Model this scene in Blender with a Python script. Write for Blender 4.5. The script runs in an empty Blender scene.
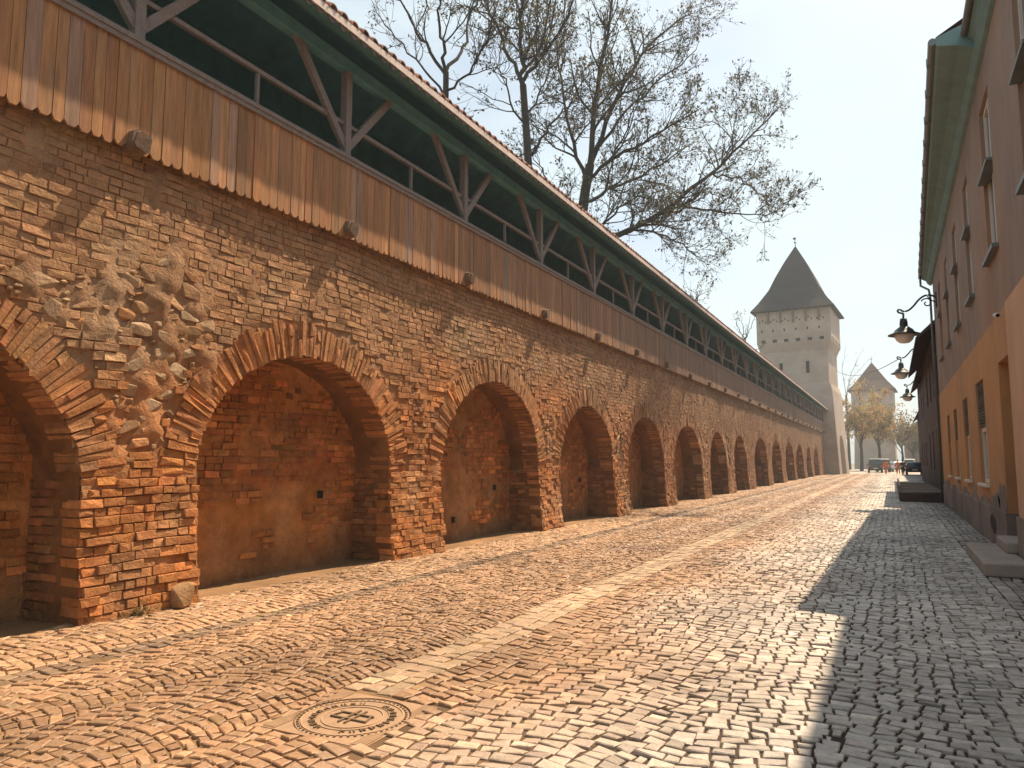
import bpy, bmesh, math, random
import numpy as np
R = math.radians
rng = np.random.default_rng(7)
random.seed(7)
scn = bpy.context.scene
col = scn.collection

# ------------------------------------------------------------------ camera
F_PX, VP, HC = 740.0, (892.0, 461.0), 1.6
_u = (VP[0]-512)/F_PX; _v = (384-VP[1])/F_PX
PITCH = math.atan(-_v); PSI = math.atan(_u*math.cos(PITCH))
cR = np.array([math.cos(PSI), math.sin(PSI), 0.0])
_fh = np.array([-math.sin(PSI), math.cos(PSI), 0.0])
cF = math.cos(PITCH)*_fh + np.array([0, 0, math.sin(PITCH)])
cU = -math.sin(PITCH)*_fh + np.array([0, 0, math.cos(PITCH)])
cC = np.array([0, 0, HC])
def pix(x, y, d):
    """world point seen at pixel x,y at distance d along the view axis"""
    return cC + d*(cR*(x-512)/F_PX + cU*(384-y)/F_PX + cF)
cam = bpy.data.cameras.new('camera'); cam_o = bpy.data.objects.new('camera', cam); col.objects.link(cam_o)
cam.sensor_width = 36; cam.lens = F_PX*36/1024; cam.clip_start = 0.05; cam.clip_end = 3000
cam_o.location = (0, 0, HC); cam_o.rotation_euler = (math.pi/2+PITCH, 0, PSI)
scn.camera = cam_o

# ------------------------------------------------------------------ light
EL, AZ = 56.6, 19.0
sun = bpy.data.lights.new('sun', 'SUN'); sun.energy = 5.0; sun.angle = R(0.5); sun.color = (1.0, 0.77, 0.53)
sun_o = bpy.data.objects.new('sun', sun); col.objects.link(sun_o)
sun_o.rotation_euler = (R(90-EL), 0, math.pi-R(AZ)); sun_o.location = (30, 60, 80)
w = bpy.data.worlds.new('World'); scn.world = w; w.use_nodes = True
nt = w.node_tree; bg = nt.nodes['Background']
sky = nt.nodes.new('ShaderNodeTexSky'); sky.sky_type = 'NISHITA'; sky.sun_disc = False
sky.sun_elevation = R(EL); sky.sun_rotation = R(AZ); sky.dust_density = 2.5; sky.air_density = 1.0; sky.ozone_density = 1.5
tc = nt.nodes.new('ShaderNodeTexCoord')
mp = nt.nodes.new('ShaderNodeMapping'); mp.inputs['Scale'].default_value = (1.6, 1.6, 5.0)
nz = nt.nodes.new('ShaderNodeTexNoise'); nz.inputs['Scale'].default_value = 1.4; nz.inputs['Detail'].default_value = 7; nz.inputs['Roughness'].default_value = 0.55
rp = nt.nodes.new('ShaderNodeValToRGB'); rp.color_ramp.elements[0].position = 0.38; rp.color_ramp.elements[1].position = 0.68
rp.color_ramp.elements[0].color = (0.40, 0.40, 0.40, 1); rp.color_ramp.elements[1].color = (0.95, 0.95, 0.95, 1)
mx = nt.nodes.new('ShaderNodeMix'); mx.data_type = 'RGBA'
mx.inputs[7].default_value = (6.1, 7.0, 7.0, 1)
nt.links.new(tc.outputs['Generated'], mp.inputs['Vector']); nt.links.new(mp.outputs[0], nz.inputs['Vector'])
nt.links.new(nz.outputs['Fac'], rp.inputs['Fac']); nt.links.new(rp.outputs['Color'], mx.inputs['Factor'])
nt.links.new(sky.outputs[0], mx.inputs[6]); nt.links.new(mx.outputs[2], bg.inputs['Color'])
bg.inputs['Strength'].default_value = 0.080
scn.view_settings.view_transform = 'Standard'; scn.view_settings.look = 'None'
scn.view_settings.exposure = 0.92; scn.view_settings.gamma = 1.0; scn.view_settings.use_curve_mapping = False
scn.cycles.max_bounces = 8; scn.cycles.diffuse_bounces = 4

# ------------------------------------------------------------------ helpers
def tag(o, label=None, cat=None, group=None, kind=None):
    if label: o['label'] = label
    if cat: o['category'] = cat
    if group: o['group'] = group
    if kind: o['kind'] = kind
    return o
def empty(name, label, cat, loc=(0, 0, 0), rz=0, group=None):
    o = bpy.data.objects.new(name, None); col.objects.link(o); o.location = loc; o.rotation_euler = (0, 0, rz)
    o.empty_display_size = 0.3
    return tag(o, label, cat, group)
def copy_tree(o, parent=None):
    c = o.copy(); col.objects.link(c); c.parent = parent
    for ch in list(o.children): copy_tree(ch, c)
    return c
def link_mesh(name, V, Fs, mat, parent=None, C=None, smooth=False):
    """V (n,3); Fs list of (m,k) int arrays; C (n,3) colours per vertex"""
    V = np.asarray(V, np.float32)
    me = bpy.data.meshes.new(name)
    loops = np.concatenate([np.asarray(f, np.int32).ravel() for f in Fs])
    tot = np.concatenate([np.full(len(f), np.asarray(f).shape[1], np.int32) for f in Fs])
    start = np.concatenate([[0], np.cumsum(tot)[:-1]]).astype(np.int32)
    me.vertices.add(len(V)); me.vertices.foreach_set('co', V.ravel())
    me.loops.add(len(loops)); me.loops.foreach_set('vertex_index', loops)
    me.polygons.add(len(tot)); me.polygons.foreach_set('loop_start', start); me.polygons.foreach_set('loop_total', tot)
    me.polygons.foreach_set('use_smooth', np.full(len(tot), bool(smooth)))
    me.update(calc_edges=True); me.validate()
    if C is not None:
        a = me.attributes.new('Col', 'FLOAT_COLOR', 'POINT')
        C4 = np.ones((len(V), 4), np.float32); C4[:, :3] = C; a.data.foreach_set('color', C4.ravel())
    me.materials.append(mat)
    o = bpy.data.objects.new(name, me); col.objects.link(o); o.parent = parent
    return o
class MB:
    """collects shapes with a colour each, links them as one mesh object"""
    def __init__(s): s.V = []; s.F = {}; s.C = []; s.n = 0
    def add(s, V, Fs, c=(1, 1, 1)):
        V = np.asarray(V, float).reshape(-1, 3)
        for f in Fs:
            f = np.asarray(f, int); 
            if f.ndim == 1: f = f[None]
            s.F.setdefault(f.shape[1], []).append(f+s.n)
        s.V.append(V); c = np.asarray(c, float)
        s.C.append(np.broadcast_to(c, V.shape) if c.ndim == 1 else c); s.n += len(V)
    def box(s, lo, hi, c=(1, 1, 1), M=None):
        x0, y0, z0 = lo; x1, y1, z1 = hi
        V = np.array([[x0,y0,z0],[x1,y0,z0],[x1,y1,z0],[x0,y1,z0],[x0,y0,z1],[x1,y0,z1],[x1,y1,z1],[x0,y1,z1]], float)
        if M is not None: V = M(V)
        s.add(V, [[[0,3,2,1],[4,5,6,7],[0,1,5,4],[1,2,6,5],[2,3,7,6],[3,0,4,7]]], c)
    def bar(s, p, q, wx, wy, c=(1, 1, 1), up=(0, 0, 1), bev=0.0):
        p = np.asarray(p, float); q = np.asarray(q, float); d = q-p; d = d/np.linalg.norm(d)
        a = np.cross(np.asarray(up, float), d)
        if np.linalg.norm(a) < 1e-4: a = np.array([1., 0, 0])
        a = a/np.linalg.norm(a); b = np.cross(d, a)
        if bev > 0:
            pr = [(-1+bev,-1),(1-bev,-1),(1,-1+bev),(1,1-bev),(1-bev,1),(-1+bev,1),(-1,1-bev),(-1,-1+bev)]
        else: pr = [(-1,-1),(1,-1),(1,1),(-1,1)]
        k = len(pr)
        V = [o + a*(wx/2)*u + b*(wy/2)*v for o in (p, q) for u, v in pr]
        s.add(V, [[[i, (i+1)%k, k+(i+1)%k, k+i] for i in range(k)], [list(range(k))[::-1]], [list(range(k, 2*k))]], c)
    def tube(s, pts, rad, n=8, c=(1, 1, 1), cap=True):
        P = np.asarray(pts, float); m = len(P); rad = np.broadcast_to(np.asarray(rad, float), (m,))
        T = np.gradient(P, axis=0); T /= np.linalg.norm(T, axis=1)[:, None]
        ref = np.array([0.13, 0.31, 0.94]) if abs(T[0] @ np.array([0.13, 0.31, 0.94])) < 0.9 else np.array([1., 0, 0])
        A = np.cross(T, ref); A /= np.linalg.norm(A, axis=1)[:, None]; B = np.cross(T, A)
        th = np.arange(n)*2*math.pi/n
        V = P[:, None] + rad[:, None, None]*(A[:, None]*np.cos(th)[None, :, None]+B[:, None]*np.sin(th)[None, :, None])
        f = [[i*n+j, i*n+(j+1)%n, (i+1)*n+(j+1)%n, (i+1)*n+j] for i in range(m-1) for j in range(n)]
        Fs = [f]
        if cap: Fs += [[list(range(n))[::-1]], [list(range((m-1)*n, m*n))]]
        s.add(V, Fs, c)
    def lathe(s, prof, org=(0, 0, 0), n=20, c=(1, 1, 1), squash=1.0):
        prof = np.asarray(prof, float); m = len(prof); th = np.arange(n)*2*math.pi/n
        V = np.stack([prof[:, :1]*np.cos(th), prof[:, :1]*np.sin(th)*squash, np.repeat(prof[:, 1:], n, 1)], -1)+np.asarray(org, float)
        s.add(V, [[[i*n+j, i*n+(j+1)%n, (i+1)*n+(j+1)%n, (i+1)*n+j] for i in range(m-1) for j in range(n)]], c)
    def build(s, name, mat, parent=None, smooth=False):
        return link_mesh(name, np.concatenate(s.V), [np.concatenate(f) for f in s.F.values()], mat, parent, np.concatenate(s.C), smooth)

_wv = rng.normal(size=(3, 14, 3)); _wp = rng.uniform(0, 6.28, (3, 14))
def noise(P, scale=1.0, k=0):
    """smooth pseudo noise, about -1..1"""
    P = np.asarray(P, float)
    a = np.tensordot(P/scale, _wv[k].T, axes=1)*1.6+_wp[k]
    return np.sin(a).sum(-1)/math.sqrt(14)*0.9

def stones(P, N, h, depth, joint, jit, cham, tilt=0.0, crown=0.0):
    """one rounded block on each quad P (n,4,3); N outward normal (3,) or (n,3). returns V (n*12 or 13,3)"""
    n = len(P); P = np.asarray(P, float)
    N = np.broadcast_to(np.asarray(N, float), (n, 3)).copy(); N /= np.linalg.norm(N, axis=1)[:, None]
    c = P.mean(1, keepdims=True); d = P-c
    L = np.linalg.norm(d, axis=2, keepdims=True)
    jt = rng.normal(size=(n, 4, 3))*jit
    e1 = np.roll(P, -1, 1)-P; e2 = np.roll(P, 1, 1)-P
    l1 = np.linalg.norm(e1, axis=2, keepdims=True)+1e-6; l2 = np.linalg.norm(e2, axis=2, keepdims=True)+1e-6
    base = P + e1/l1*np.minimum(joint/2, l1*0.3) + e2/l2*np.minimum(joint/2, l2*0.3) + jt
    h = np.broadcast_to(np.asarray(h, float), (n,))[:, None, None]
    tl = rng.normal(size=(n, 4, 1))*tilt
    Nn = N[:, None, :]
    r0 = base - Nn*depth
    r1 = base + Nn*(h-cham*0.8)
    r2 = base + e1/l1*np.minimum(cham, l1*0.25) + e2/l2*np.minimum(cham, l2*0.25) + Nn*(h+tl)
    V = np.concatenate([r0, r1, r2], 1)
    q = [[0,1,5,4],[1,2,6,5],[2,3,7,6],[3,0,4,7],[4,5,9,8],[5,6,10,9],[6,7,11,10],[7,4,8,11]]
    k = 12
    if crown > 0:
        V = np.concatenate([V, c+Nn*(h+crown*(0.2+rng.normal(size=(n, 1, 1))))], 1); k = 13
        tri = np.array([[8,9,12],[9,10,12],[10,11,12],[11,8,12]])
        Fs = [(np.array(q)[None]+np.arange(n)[:, None, None]*k).reshape(-1, 4), (tri[None]+np.arange(n)[:, None, None]*k).reshape(-1, 3)]
    else:
        q.append([8,9,10,11]); Fs = [(np.array(q)[None]+np.arange(n)[:, None, None]*k).reshape(-1, 4)]
    return V.reshape(-1, 3), Fs, k
def jitter_col(base, n, val=0.15, hue=0.05):
    base = np.broadcast_to(np.asarray(base, float), (n, 3))
    v = np.exp(rng.normal(size=(n, 1))*val); t = np.exp(rng.normal(size=(n, 3))*hue)
    return base*v*t

# ------------------------------------------------------------------ materials
def material(name, base=None, rough=0.85, bump=0.0, bscale=30, var=0.25, vscale=3.0, c2=None, c2amt=0.5, metal=0.0, stretch=(1, 1, 1), spec=0.3, wave=None, trans=0.0):
    m = bpy.data.materials.new(name); m.use_nodes = True; t = m.node_tree; N = t.nodes; L = t.links
    b = N['Principled BSDF']; b.inputs['Roughness'].default_value = rough; b.inputs['Metallic'].default_value = metal
    b.inputs['Specular IOR Level'].default_value = spec
    co = N.new('ShaderNodeTexCoord'); mpp = N.new('ShaderNodeMapping'); mpp.inputs['Scale'].default_value = stretch
    L.new(co.outputs['Object'], mpp.inputs['Vector'])
    if base is None:
        a = N.new('ShaderNodeAttribute'); a.attribute_name = 'Col'; src = a.outputs['Color']
    else:
        a = N.new('ShaderNodeRGB'); a.outputs[0].default_value = (*base, 1); src = a.outputs[0]
    if c2 is not None:
        n0 = N.new('ShaderNodeTexNoise'); n0.inputs['Scale'].default_value = vscale*0.35; n0.inputs['Detail'].default_value = 8; n0.inputs['Roughness'].default_value = 0.65
        L.new(mpp.outputs[0], n0.inputs['Vector'])
        r0 = N.new('ShaderNodeValToRGB'); r0.color_ramp.elements[0].position = 0.45; r0.color_ramp.elements[1].position = 0.62
        r0.color_ramp.elements[1].color = (c2amt,)*3+(1,)
        L.new(n0.outputs['Fac'], r0.inputs['Fac'])
        x0 = N.new('ShaderNodeMix'); x0.data_type = 'RGBA'; x0.inputs[7].default_value = (*c2, 1)
        L.new(r0.outputs['Color'], x0.inputs['Factor']); L.new(src, x0.inputs[6]); src = x0.outputs[2]
    if var > 0:
        n1 = N.new('ShaderNodeTexNoise'); n1.inputs['Scale'].default_value = vscale; n1.inputs['Detail'].default_value = 9; n1.inputs['Roughness'].default_value = 0.7
        L.new(mpp.outputs[0], n1.inputs['Vector'])
        mr = N.new('ShaderNodeMapRange'); mr.inputs[1].default_value = 0.25; mr.inputs[2].default_value = 0.75
        mr.inputs[3].default_value = 1-var; mr.inputs[4].default_value = 1+var
        L.new(n1.outputs['Fac'], mr.inputs[0])
        x1 = N.new('ShaderNodeVectorMath'); x1.operation = 'SCALE'; L.new(src, x1.inputs[0]); L.new(mr.outputs[0], x1.inputs['Scale']); src = x1.outputs[0]
    L.new(src, b.inputs['Base Color'])
    if bump > 0:
        n2 = N.new('ShaderNodeTexNoise'); n2.inputs['Scale'].default_value = bscale; n2.inputs['Detail'].default_value = 8; n2.inputs['Roughness'].default_value = 0.65
        L.new(mpp.outputs[0], n2.inputs['Vector'])
        bp = N.new('ShaderNodeBump'); bp.inputs['Strength'].default_value = 1.0; bp.inputs['Distance'].default_value = bump
        hsrc = n2.outputs['Fac']
        if wave:
            wv = N.new('ShaderNodeTexWave'); wv.bands_direction = wave[0]; wv.inputs['Scale'].default_value = wave[1]; wv.inputs['Distortion'].default_value = 0.4
            L.new(co.outputs['Object'], wv.inputs['Vector'])
            ad = N.new('ShaderNodeMath'); ad.operation = 'ADD'; L.new(hsrc, ad.inputs[0]); L.new(wv.outputs['Fac'], ad.inputs[1]); hsrc = ad.outputs[0]
        L.new(hsrc, bp.inputs['Height']); L.new(bp.outputs[0], b.inputs['Normal'])
    if trans > 0:
        tr = N.new('ShaderNodeBsdfTranslucent'); ms = N.new('ShaderNodeMixShader'); ms.inputs[0].default_value = trans
        L.new(src, tr.inputs['Color']); L.new(b.outputs[0], ms.inputs[1]); L.new(tr.outputs[0], ms.inputs[2])
        L.new(ms.outputs[0], N['Material Output'].inputs['Surface'])
    return m
M_brick = material('old_brick', None, 0.92, 0.022, 30, 0.42, 7.0, c2=(0.22, 0.12, 0.055), c2amt=0.4)
M_mortar = material('lime_mortar', None, 0.95, 0.03, 24, 0.38, 5.0, c2=(0.18, 0.10, 0.05), c2amt=0.45)
M_niche = material('stained_shaded_niche_wall', None, 0.95, 0.03, 16, 0.45, 3.5, c2=(0.18, 0.08, 0.03), c2amt=0.5)
M_cobble = material('granite_setts', None, 0.48, 0.006, 60, 0.34, 22.0, spec=0.5)
M_dirt = material('sandy_joint_dirt', None, 0.97, 0.012, 40, 0.35, 3.0)
M_boards = material('weathered_boards', None, 0.85, 0.0012, 14, 0.38, 4.0, stretch=(5, 5, 0.45), c2=(0.16, 0.13, 0.11), c2amt=0.35)
M_timber = material('grey_timber', (0.22, 0.18, 0.16), 0.85, 0.006, 12, 0.3, 5.0, stretch=(3, 3, 3))
M_beam = material('dark_weathered_beam', (0.17, 0.115, 0.08), 0.9, 0.012, 14, 0.4, 6.0)
M_under = material('flare_tinted_soffit_boards', (0.11, 0.29, 0.32), 0.8, 0.003, 8, 0.3, 2.5, wave=('X', 2.2))  # teal tint and lift of lens flare put into the board colour
M_tile = material('clay_tiles', None, 0.85, 0.006, 25, 0.3, 4.0)
M_stone = material('field_stone', None, 0.92, 0.02, 28, 0.35, 9.0)
M_render_o = material('ochre_render', (0.47, 0.245, 0.105), 0.92, 0.006, 12, 0.2, 1.1, c2=(0.34, 0.20, 0.115), c2amt=0.75, stretch=(1, 1, 0.7))
M_render_p = material('pale_peach_render', (0.55, 0.34, 0.22), 0.92, 0.004, 12, 0.15, 1.0, c2=(0.45, 0.29, 0.19), c2amt=0.6, stretch=(1, 1, 0.7))
M_render_m = material('brown_mauve_render', (0.255, 0.195, 0.158), 0.92, 0.005, 12, 0.28, 0.9, c2=(0.32, 0.18, 0.10), c2amt=0.7, stretch=(1, 1, 0.45))
M_plinth = material('grey_plinth', (0.24, 0.20, 0.17), 0.95, 0.012, 10, 0.35, 2.0, c2=(0.10, 0.085, 0.075), c2amt=0.6)
M_soffit = material('grey_green_soffit', (0.17, 0.28, 0.28), 0.8, 0.001, 6, 0.2, 2.0)
M_metal = material('dark_iron', (0.035, 0.04, 0.04), 0.5, 0.0, 1, 0.15, 6.0, metal=0.6, spec=0.5)
M_zinc = material('zinc_gutter', (0.16, 0.18, 0.18), 0.5, 0.0, 1, 0.2, 3.0, metal=0.5, spec=0.5)
M_dark = material('dark_opening', (0.02, 0.018, 0.017), 0.8, 0, 1, 0.2, 3)
M_shutter = material('dark_louvres', (0.045, 0.05, 0.045), 0.6, 0.01, 4, 0.2, 3, wave=('Z', 6.0))
M_white = material('off_white_paint', (0.62, 0.59, 0.54), 0.6, 0.002, 20, 0.12, 4)
M_glass = material('window_glass', (0.03, 0.035, 0.04), 0.12, 0, 1, 0.1, 2, spec=0.7)
M_globe = material('opal_glass', (0.75, 0.74, 0.70), 0.35, 0, 1, 0.05, 2, spec=0.5)
M_tower = material('pale_tower_plaster', (0.40, 0.325, 0.275), 0.95, 0.02, 3, 0.2, 0.6, c2=(0.30, 0.235, 0.195), c2amt=0.6)
M_slot = material('shadowy_slot', (0.035, 0.03, 0.03), 0.9, 0, 1, 0.2, 2)
M_troof = material('grey_brown_tower_tiles', (0.022, 0.021, 0.024), 0.85, 0.006, 3, 0.25, 1.0, wave=('Z', 1.6))
M_troof2 = material('brown_tower_tiles', (0.11, 0.065, 0.05), 0.85, 0.006, 3, 0.25, 1.0, wave=('Z', 1.6))
M_greyhouse = material('dark_sooty_brick_render', (0.115, 0.085, 0.075), 0.95, 0.015, 8, 0.3, 1.0, c2=(0.07, 0.055, 0.05), c2amt=0.6)
M_bark = material('tree_bark', (0.042, 0.036, 0.032), 0.95, 0.02, 12, 0.3, 3)
M_leaf = material('young_leaves', None, 0.7, 0, 1, 0.2, 1.0, trans=0.35)
M_plant = material('weed_leaves', None, 0.7, 0, 1, 0.2, 4.0, trans=0.3)
M_cast = material('cast_iron_cover', None, 0.6, 0.002, 60, 0.25, 8, metal=0.0, spec=0.5)
M_plank = material('deck_planks', None, 0.85, 0.004, 12, 0.3, 5)
M_paint = material('car_paint', None, 0.3, 0, 1, 0.03, 2, spec=0.6)
M_tyre = material('rubber', (0.02, 0.02, 0.02), 0.85, 0, 1, 0.1, 4)
M_red = material('red_lens', (0.5, 0.03, 0.02), 0.3, 0, 1, 0.05, 2)
M_cloth = material('cloth', None, 0.9, 0.004, 30, 0.15, 8)
M_skin = material('skin', (0.45, 0.27, 0.19), 0.6, 0, 1, 0.08, 8)
M_hill = material('ground_grass_dirt', (0.20, 0.17, 0.12), 0.97, 0.02, 5, 0.3, 0.4, c2=(0.10, 0.11, 0.05), c2amt=0.7)

# ------------------------------------------------------------------ ground + paving
gm = MB()
gm.add([[-250,-60,-0.06],[250,-60,-0.06],[250,520,-0.06],[-250,520,-0.06]], [[[0,1,2,3]]])
tag(gm.build('ground', M_hill), kind='structure')

XW = -7.24
def relief(P): return 0.012*noise(P*np.array([1, 1, 0]), 1.6, 0)+0.006*noise(P*np.array([1, 1, 0]), 0.5, 1)
# bedding sheet under the setts
ny, nx = 420, 60
ys = np.concatenate([np.linspace(-4, 30, 300), np.linspace(30.4, 240, 120)]); xs = np.concatenate([np.linspace(-8.6, 2.0, 50), np.linspace(2.4, 12, 10)])
G = np.stack(np.meshgrid(xs, ys), -1).reshape(-1, 2); G = np.c_[G, np.full(len(G), 0.0)]
G[:, 2] = -0.0115+relief(G)+0.0035*noise(G, 0.22, 2)
ii = np.arange(420*60).reshape(420, 60)
q = np.stack([ii[:-1, :-1], ii[:-1, 1:], ii[1:, 1:], ii[1:, :-1]], -1).reshape(-1, 4)
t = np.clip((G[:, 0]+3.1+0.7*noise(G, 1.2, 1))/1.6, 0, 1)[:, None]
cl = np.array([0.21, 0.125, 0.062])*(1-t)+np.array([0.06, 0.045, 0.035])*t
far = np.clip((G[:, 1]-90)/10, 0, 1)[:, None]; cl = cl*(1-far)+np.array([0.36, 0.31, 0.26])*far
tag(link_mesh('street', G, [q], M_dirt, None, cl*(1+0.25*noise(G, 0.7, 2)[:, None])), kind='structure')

MHX, MHY, MHS = -3.08, 3.84, 0.385
def keep_out(c):   # nothing under the manhole frame
    return (np.abs(c[:, 0]-MHX) < MHS+0.02) & (np.abs(c[:, 1]-MHY) < MHS+0.02)
def arc_strip(x0, x1, y0, y1, s, wst, rise):
    W = x1-x0; xc = (x0+x1)/2; nrow = int((y1-y0)/s)+1
    f = lambda x: rise*W*(1-((x-xc)/(W/2))**2); fp = lambda x: -rise*W*8*(x-xc)/W**2
    out = []
    for k in range(nrow):
        yb = y0+k*s-rise*W*0.6
        nst = max(4, int(round(W*1.12/wst*rng.uniform(0.9, 1.1))))
        b = np.linspace(0, 1, nst+1)+np.r_[0, rng.normal(size=nst-1)*0.22/nst, 0]
        x = x0+W*b; xt = np.clip(x-fp(x)*s*0.75, x0, x1); xt[0] = x0; xt[-1] = x1
        wob = 0.008*np.sin(yb*7+x*9)
        A = np.c_[x, yb+f(x)+wob]; B = np.c_[xt, yb+s+f(xt)+wob]
        out.append(np.stack([A[:-1], A[1:], B[1:], B[:-1]], 1))
    return np.concatenate(out)
def straight_strip(x0, x1, y0, y1, rows, ls):
    out = []; W = (x1-x0)/rows
    for r in range(rows):
        n = int((y1-y0)/ls); b = np.linspace(y0, y1, n+1)+rng.normal(size=n+1)*ls*0.12
        a0 = x0+r*W+0.008*np.sin(b*3+r); a1 = a0+W
        out.append(np.stack([np.c_[a0[:-1], b[:-1]], np.c_[a1[:-1], b[:-1]], np.c_[a1[1:], b[1:]], np.c_[a0[1:], b[1:]]], 1))
    return np.concatenate(out)
def lay(name, Q, colr, hgt, joint, jit, val, kindname='structure', worn=0.1):
    c = Q.mean(1); ok = ~keep_out(c); Q = Q[ok]; c = c[ok]
    P = np.concatenate([Q, np.zeros(Q.shape[:2]+(1,))], 2); P[:, :, 2] = relief(P)-0.018
    cc = P.mean(1)
    hh = hgt+rng.normal(size=len(Q))*0.0022-np.where(rng.random(len(Q)) < worn, 0.008, 0)
    V, Fs, k = stones(P, (0, 0, 1), hh, 0.035, joint*1.55, jit*0.75, 0.006, 0.0011, 0.0)
    C = colr(cc)
    C = C*np.exp(rng.normal(size=(len(cc), 1))*val)*np.exp(rng.normal(size=(len(cc), 3))*0.014)*(1+0.16*noise(cc, 1.1, 1)+0.12*noise(cc*np.array([1, 0.25, 1]), 0.9, 2))[:, None]
    tag(link_mesh(name, V, Fs, M_cobble, None, np.repeat(C, k, 0)), kind=kindname)
warm = np.array([0.285, 0.172, 0.098]); grey = np.array([0.39, 0.36, 0.325]); sandy = np.array([0.33, 0.205, 0.118])
def lane_col(c):
    t = np.clip((c[:, 0]+2.7+0.25*noise(c, 1.5, 0))/2.2, 0, 1)[:, None]
    return warm*(1-t)+grey*t
Y0, Y1 = -1.5, 104
road = [arc_strip(-5.72, -4.635, Y0, Y1, 0.090, 0.108, 0.17), arc_strip(-4.635, -3.55, Y0, Y1, 0.090, 0.108, 0.17)]
def wavy_lane(x0, x1, y0, y1, s, wst):
    W = x1-x0; out = []
    def f(x, y): return 0.065*np.cos((x-x0)/1.4*2*math.pi+0.5*math.sin(y*0.21))+0.02*np.sin(x*1.9+y*0.35)+0.008*np.sin(y*1.3+x*3)
    for k in range(int((y1-y0)/s)+1):
        yb = y0+k*s; nst = int(round(W/wst)); x = np.linspace(x0, x1, nst+1)+np.r_[0, rng.normal(size=nst-1)*0.15*W/nst, 0]
        sk = np.gradient(f(x, yb), x) if nst > 2 else 0*x; xt = np.clip(x-sk*s*0.8, x0, x1)
        A = np.c_[x, yb+f(x, yb)]; B = np.c_[xt, yb+s+f(xt, yb+s)]
        out.append(np.stack([A[:-1], A[1:], B[1:], B[:-1]], 1))
    return np.concatenate(out)
road.append(wavy_lane(-3.13, 1.10, Y0, Y1, 0.102, 0.128))
road.append(arc_strip(-3.55, -3.13, Y0, 4.22, 0.090, 0.108, 0.1))
lay('road', np.concatenate(road), lane_col, 0.022, 0.011, 0.006, 0.16)
lay('pavement', np.concatenate([arc_strip(-7.3, -6.02, Y0, Y1, 0.10, 0.115, 0.12), straight_strip(1.26, 1.72, Y0, 60, 4, 0.14), straight_strip(1.26, 2.9, 60, Y1, 8, 0.3)]),
    lambda c: np.where(c[:, :1] < -4, sandy, np.array([0.26, 0.225, 0.20])), 0.020, 0.009, 0.006, 0.16)
lay('drain_strip', straight_strip(-3.55, -3.13, 4.3, Y1, 3, 0.15), lambda c: np.broadcast_to(np.array([0.36, 0.255, 0.165]), (len(c), 3)), 0.0205, 0.008, 0.004, 0.13)
lay('gutter_strip', np.concatenate([straight_strip(-6.02, -5.72, Y0, Y1, 2, 0.115), straight_strip(1.10, 1.26, Y0, Y1, 1, 0.32)]),
    lambda c: np.where(c[:, :1] < -4, np.array([0.175, 0.118, 0.075]), np.array([0.27, 0.245, 0.22])), 0.020, 0.017, 0.006, 0.16)

# manhole cover
mh = empty('manhole_cover', 'square framed round cast iron manhole cover with raised marks set in the cobbles', 'manhole cover', (MHX, MHY, 0))
mc = MB(); zt = 0.010
rust = (0.30, 0.195, 0.12); rust_d = (0.17, 0.11, 0.065)
fr = MB()
n = 64; th = np.arange(n)*2*math.pi/n
sq = np.stack([np.cos(th), np.sin(th)], 1); sq = sq/np.abs(sq).max(1)[:, None]*MHS
ci = np.stack([np.cos(th), np.sin(th)], 1)*0.362
V = np.concatenate([np.c_[sq, np.full(n, zt)], np.c_[ci, np.full(n, zt)], np.c_[ci, np.full(n, zt-0.02)], np.c_[sq, np.full(n, zt-0.05)]])
idx = np.arange(n); nx_ = (idx+1) % n
fr.add(V, [np.stack([idx, nx_, n+nx_, n+idx], 1), np.stack([n+idx, n+nx_, 2*n+nx_, 2*n+idx], 1), np.stack([3*n+idx, 3*n+nx_, nx_, idx], 1)], rust)
for sx in (-1, 1):     # ribbed corners
    for sy in (-1, 1):
        for k in range(7):
            a = 0.115-k*0.016; x = sx*(MHS-0.012-k*0.014)
            y0_ = sy*(MHS-0.012); y1_ = sy*(math.sqrt(max(0.0, 0.366**2-x*x)) if abs(x) < 0.366 else 0.20)
            if abs(y0_-y1_) > 0.02: fr.bar((x, y0_, zt+0.004), (x, y1_, zt+0.004), 0.006, 0.008, (0.40, 0.27, 0.17))
fr.build('frame', M_cast, mh)
ld = MB(); ld.lathe([(0.0, zt-0.006), (0.350, zt-0.006), (0.354, zt-0.03)], n=48, c=rust)
for k in range(52):
    a = 2*math.pi*k/52; ld.lathe([(0.0, zt+0.002), (0.008, zt+0.002), (0.010, zt-0.006)], (0.333*math.cos(a), 0.333*math.sin(a), 0), 6, rust_d)
for r0_, r1_ in ((0.308, 0.317), (0.185, 0.194)):
    ld.lathe([(r0_, zt-0.006), (r0_+0.001, zt), (r1_-0.001, zt), (r1_, zt-0.006)], n=64, c=(0.40, 0.27, 0.17))
ld.build('lid', M_cast, mh)
em = MB()
for k in range(26):     # worn, unreadable raised marks round the rim
    if k in (6, 7, 19, 20): continue
    a = 2*math.pi*(k+0.3)/26; c_, s_ = math.cos(a), math.sin(a); rr = 0.25
    for off, ln in ((-0.012, 0.045), (0.010, 0.038 if k % 3 else 0.02)):
        p = np.array([c_*(rr-ln/2)-s_*off, s_*(rr-ln/2)+c_*off, zt-0.001]); q2 = np.array([c_*(rr+ln/2)-s_*off, s_*(rr+ln/2)+c_*off, zt-0.001])
        em.bar(p, q2, 0.008, 0.008, rust_d)
    if k % 2: em.bar((c_*rr-s_*0.014, s_*rr+c_*0.014, zt-0.001), (c_*rr+s_*0.014, s_*rr-c_*0.014, zt-0.001), 0.007, 0.008, rust_d)
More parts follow.
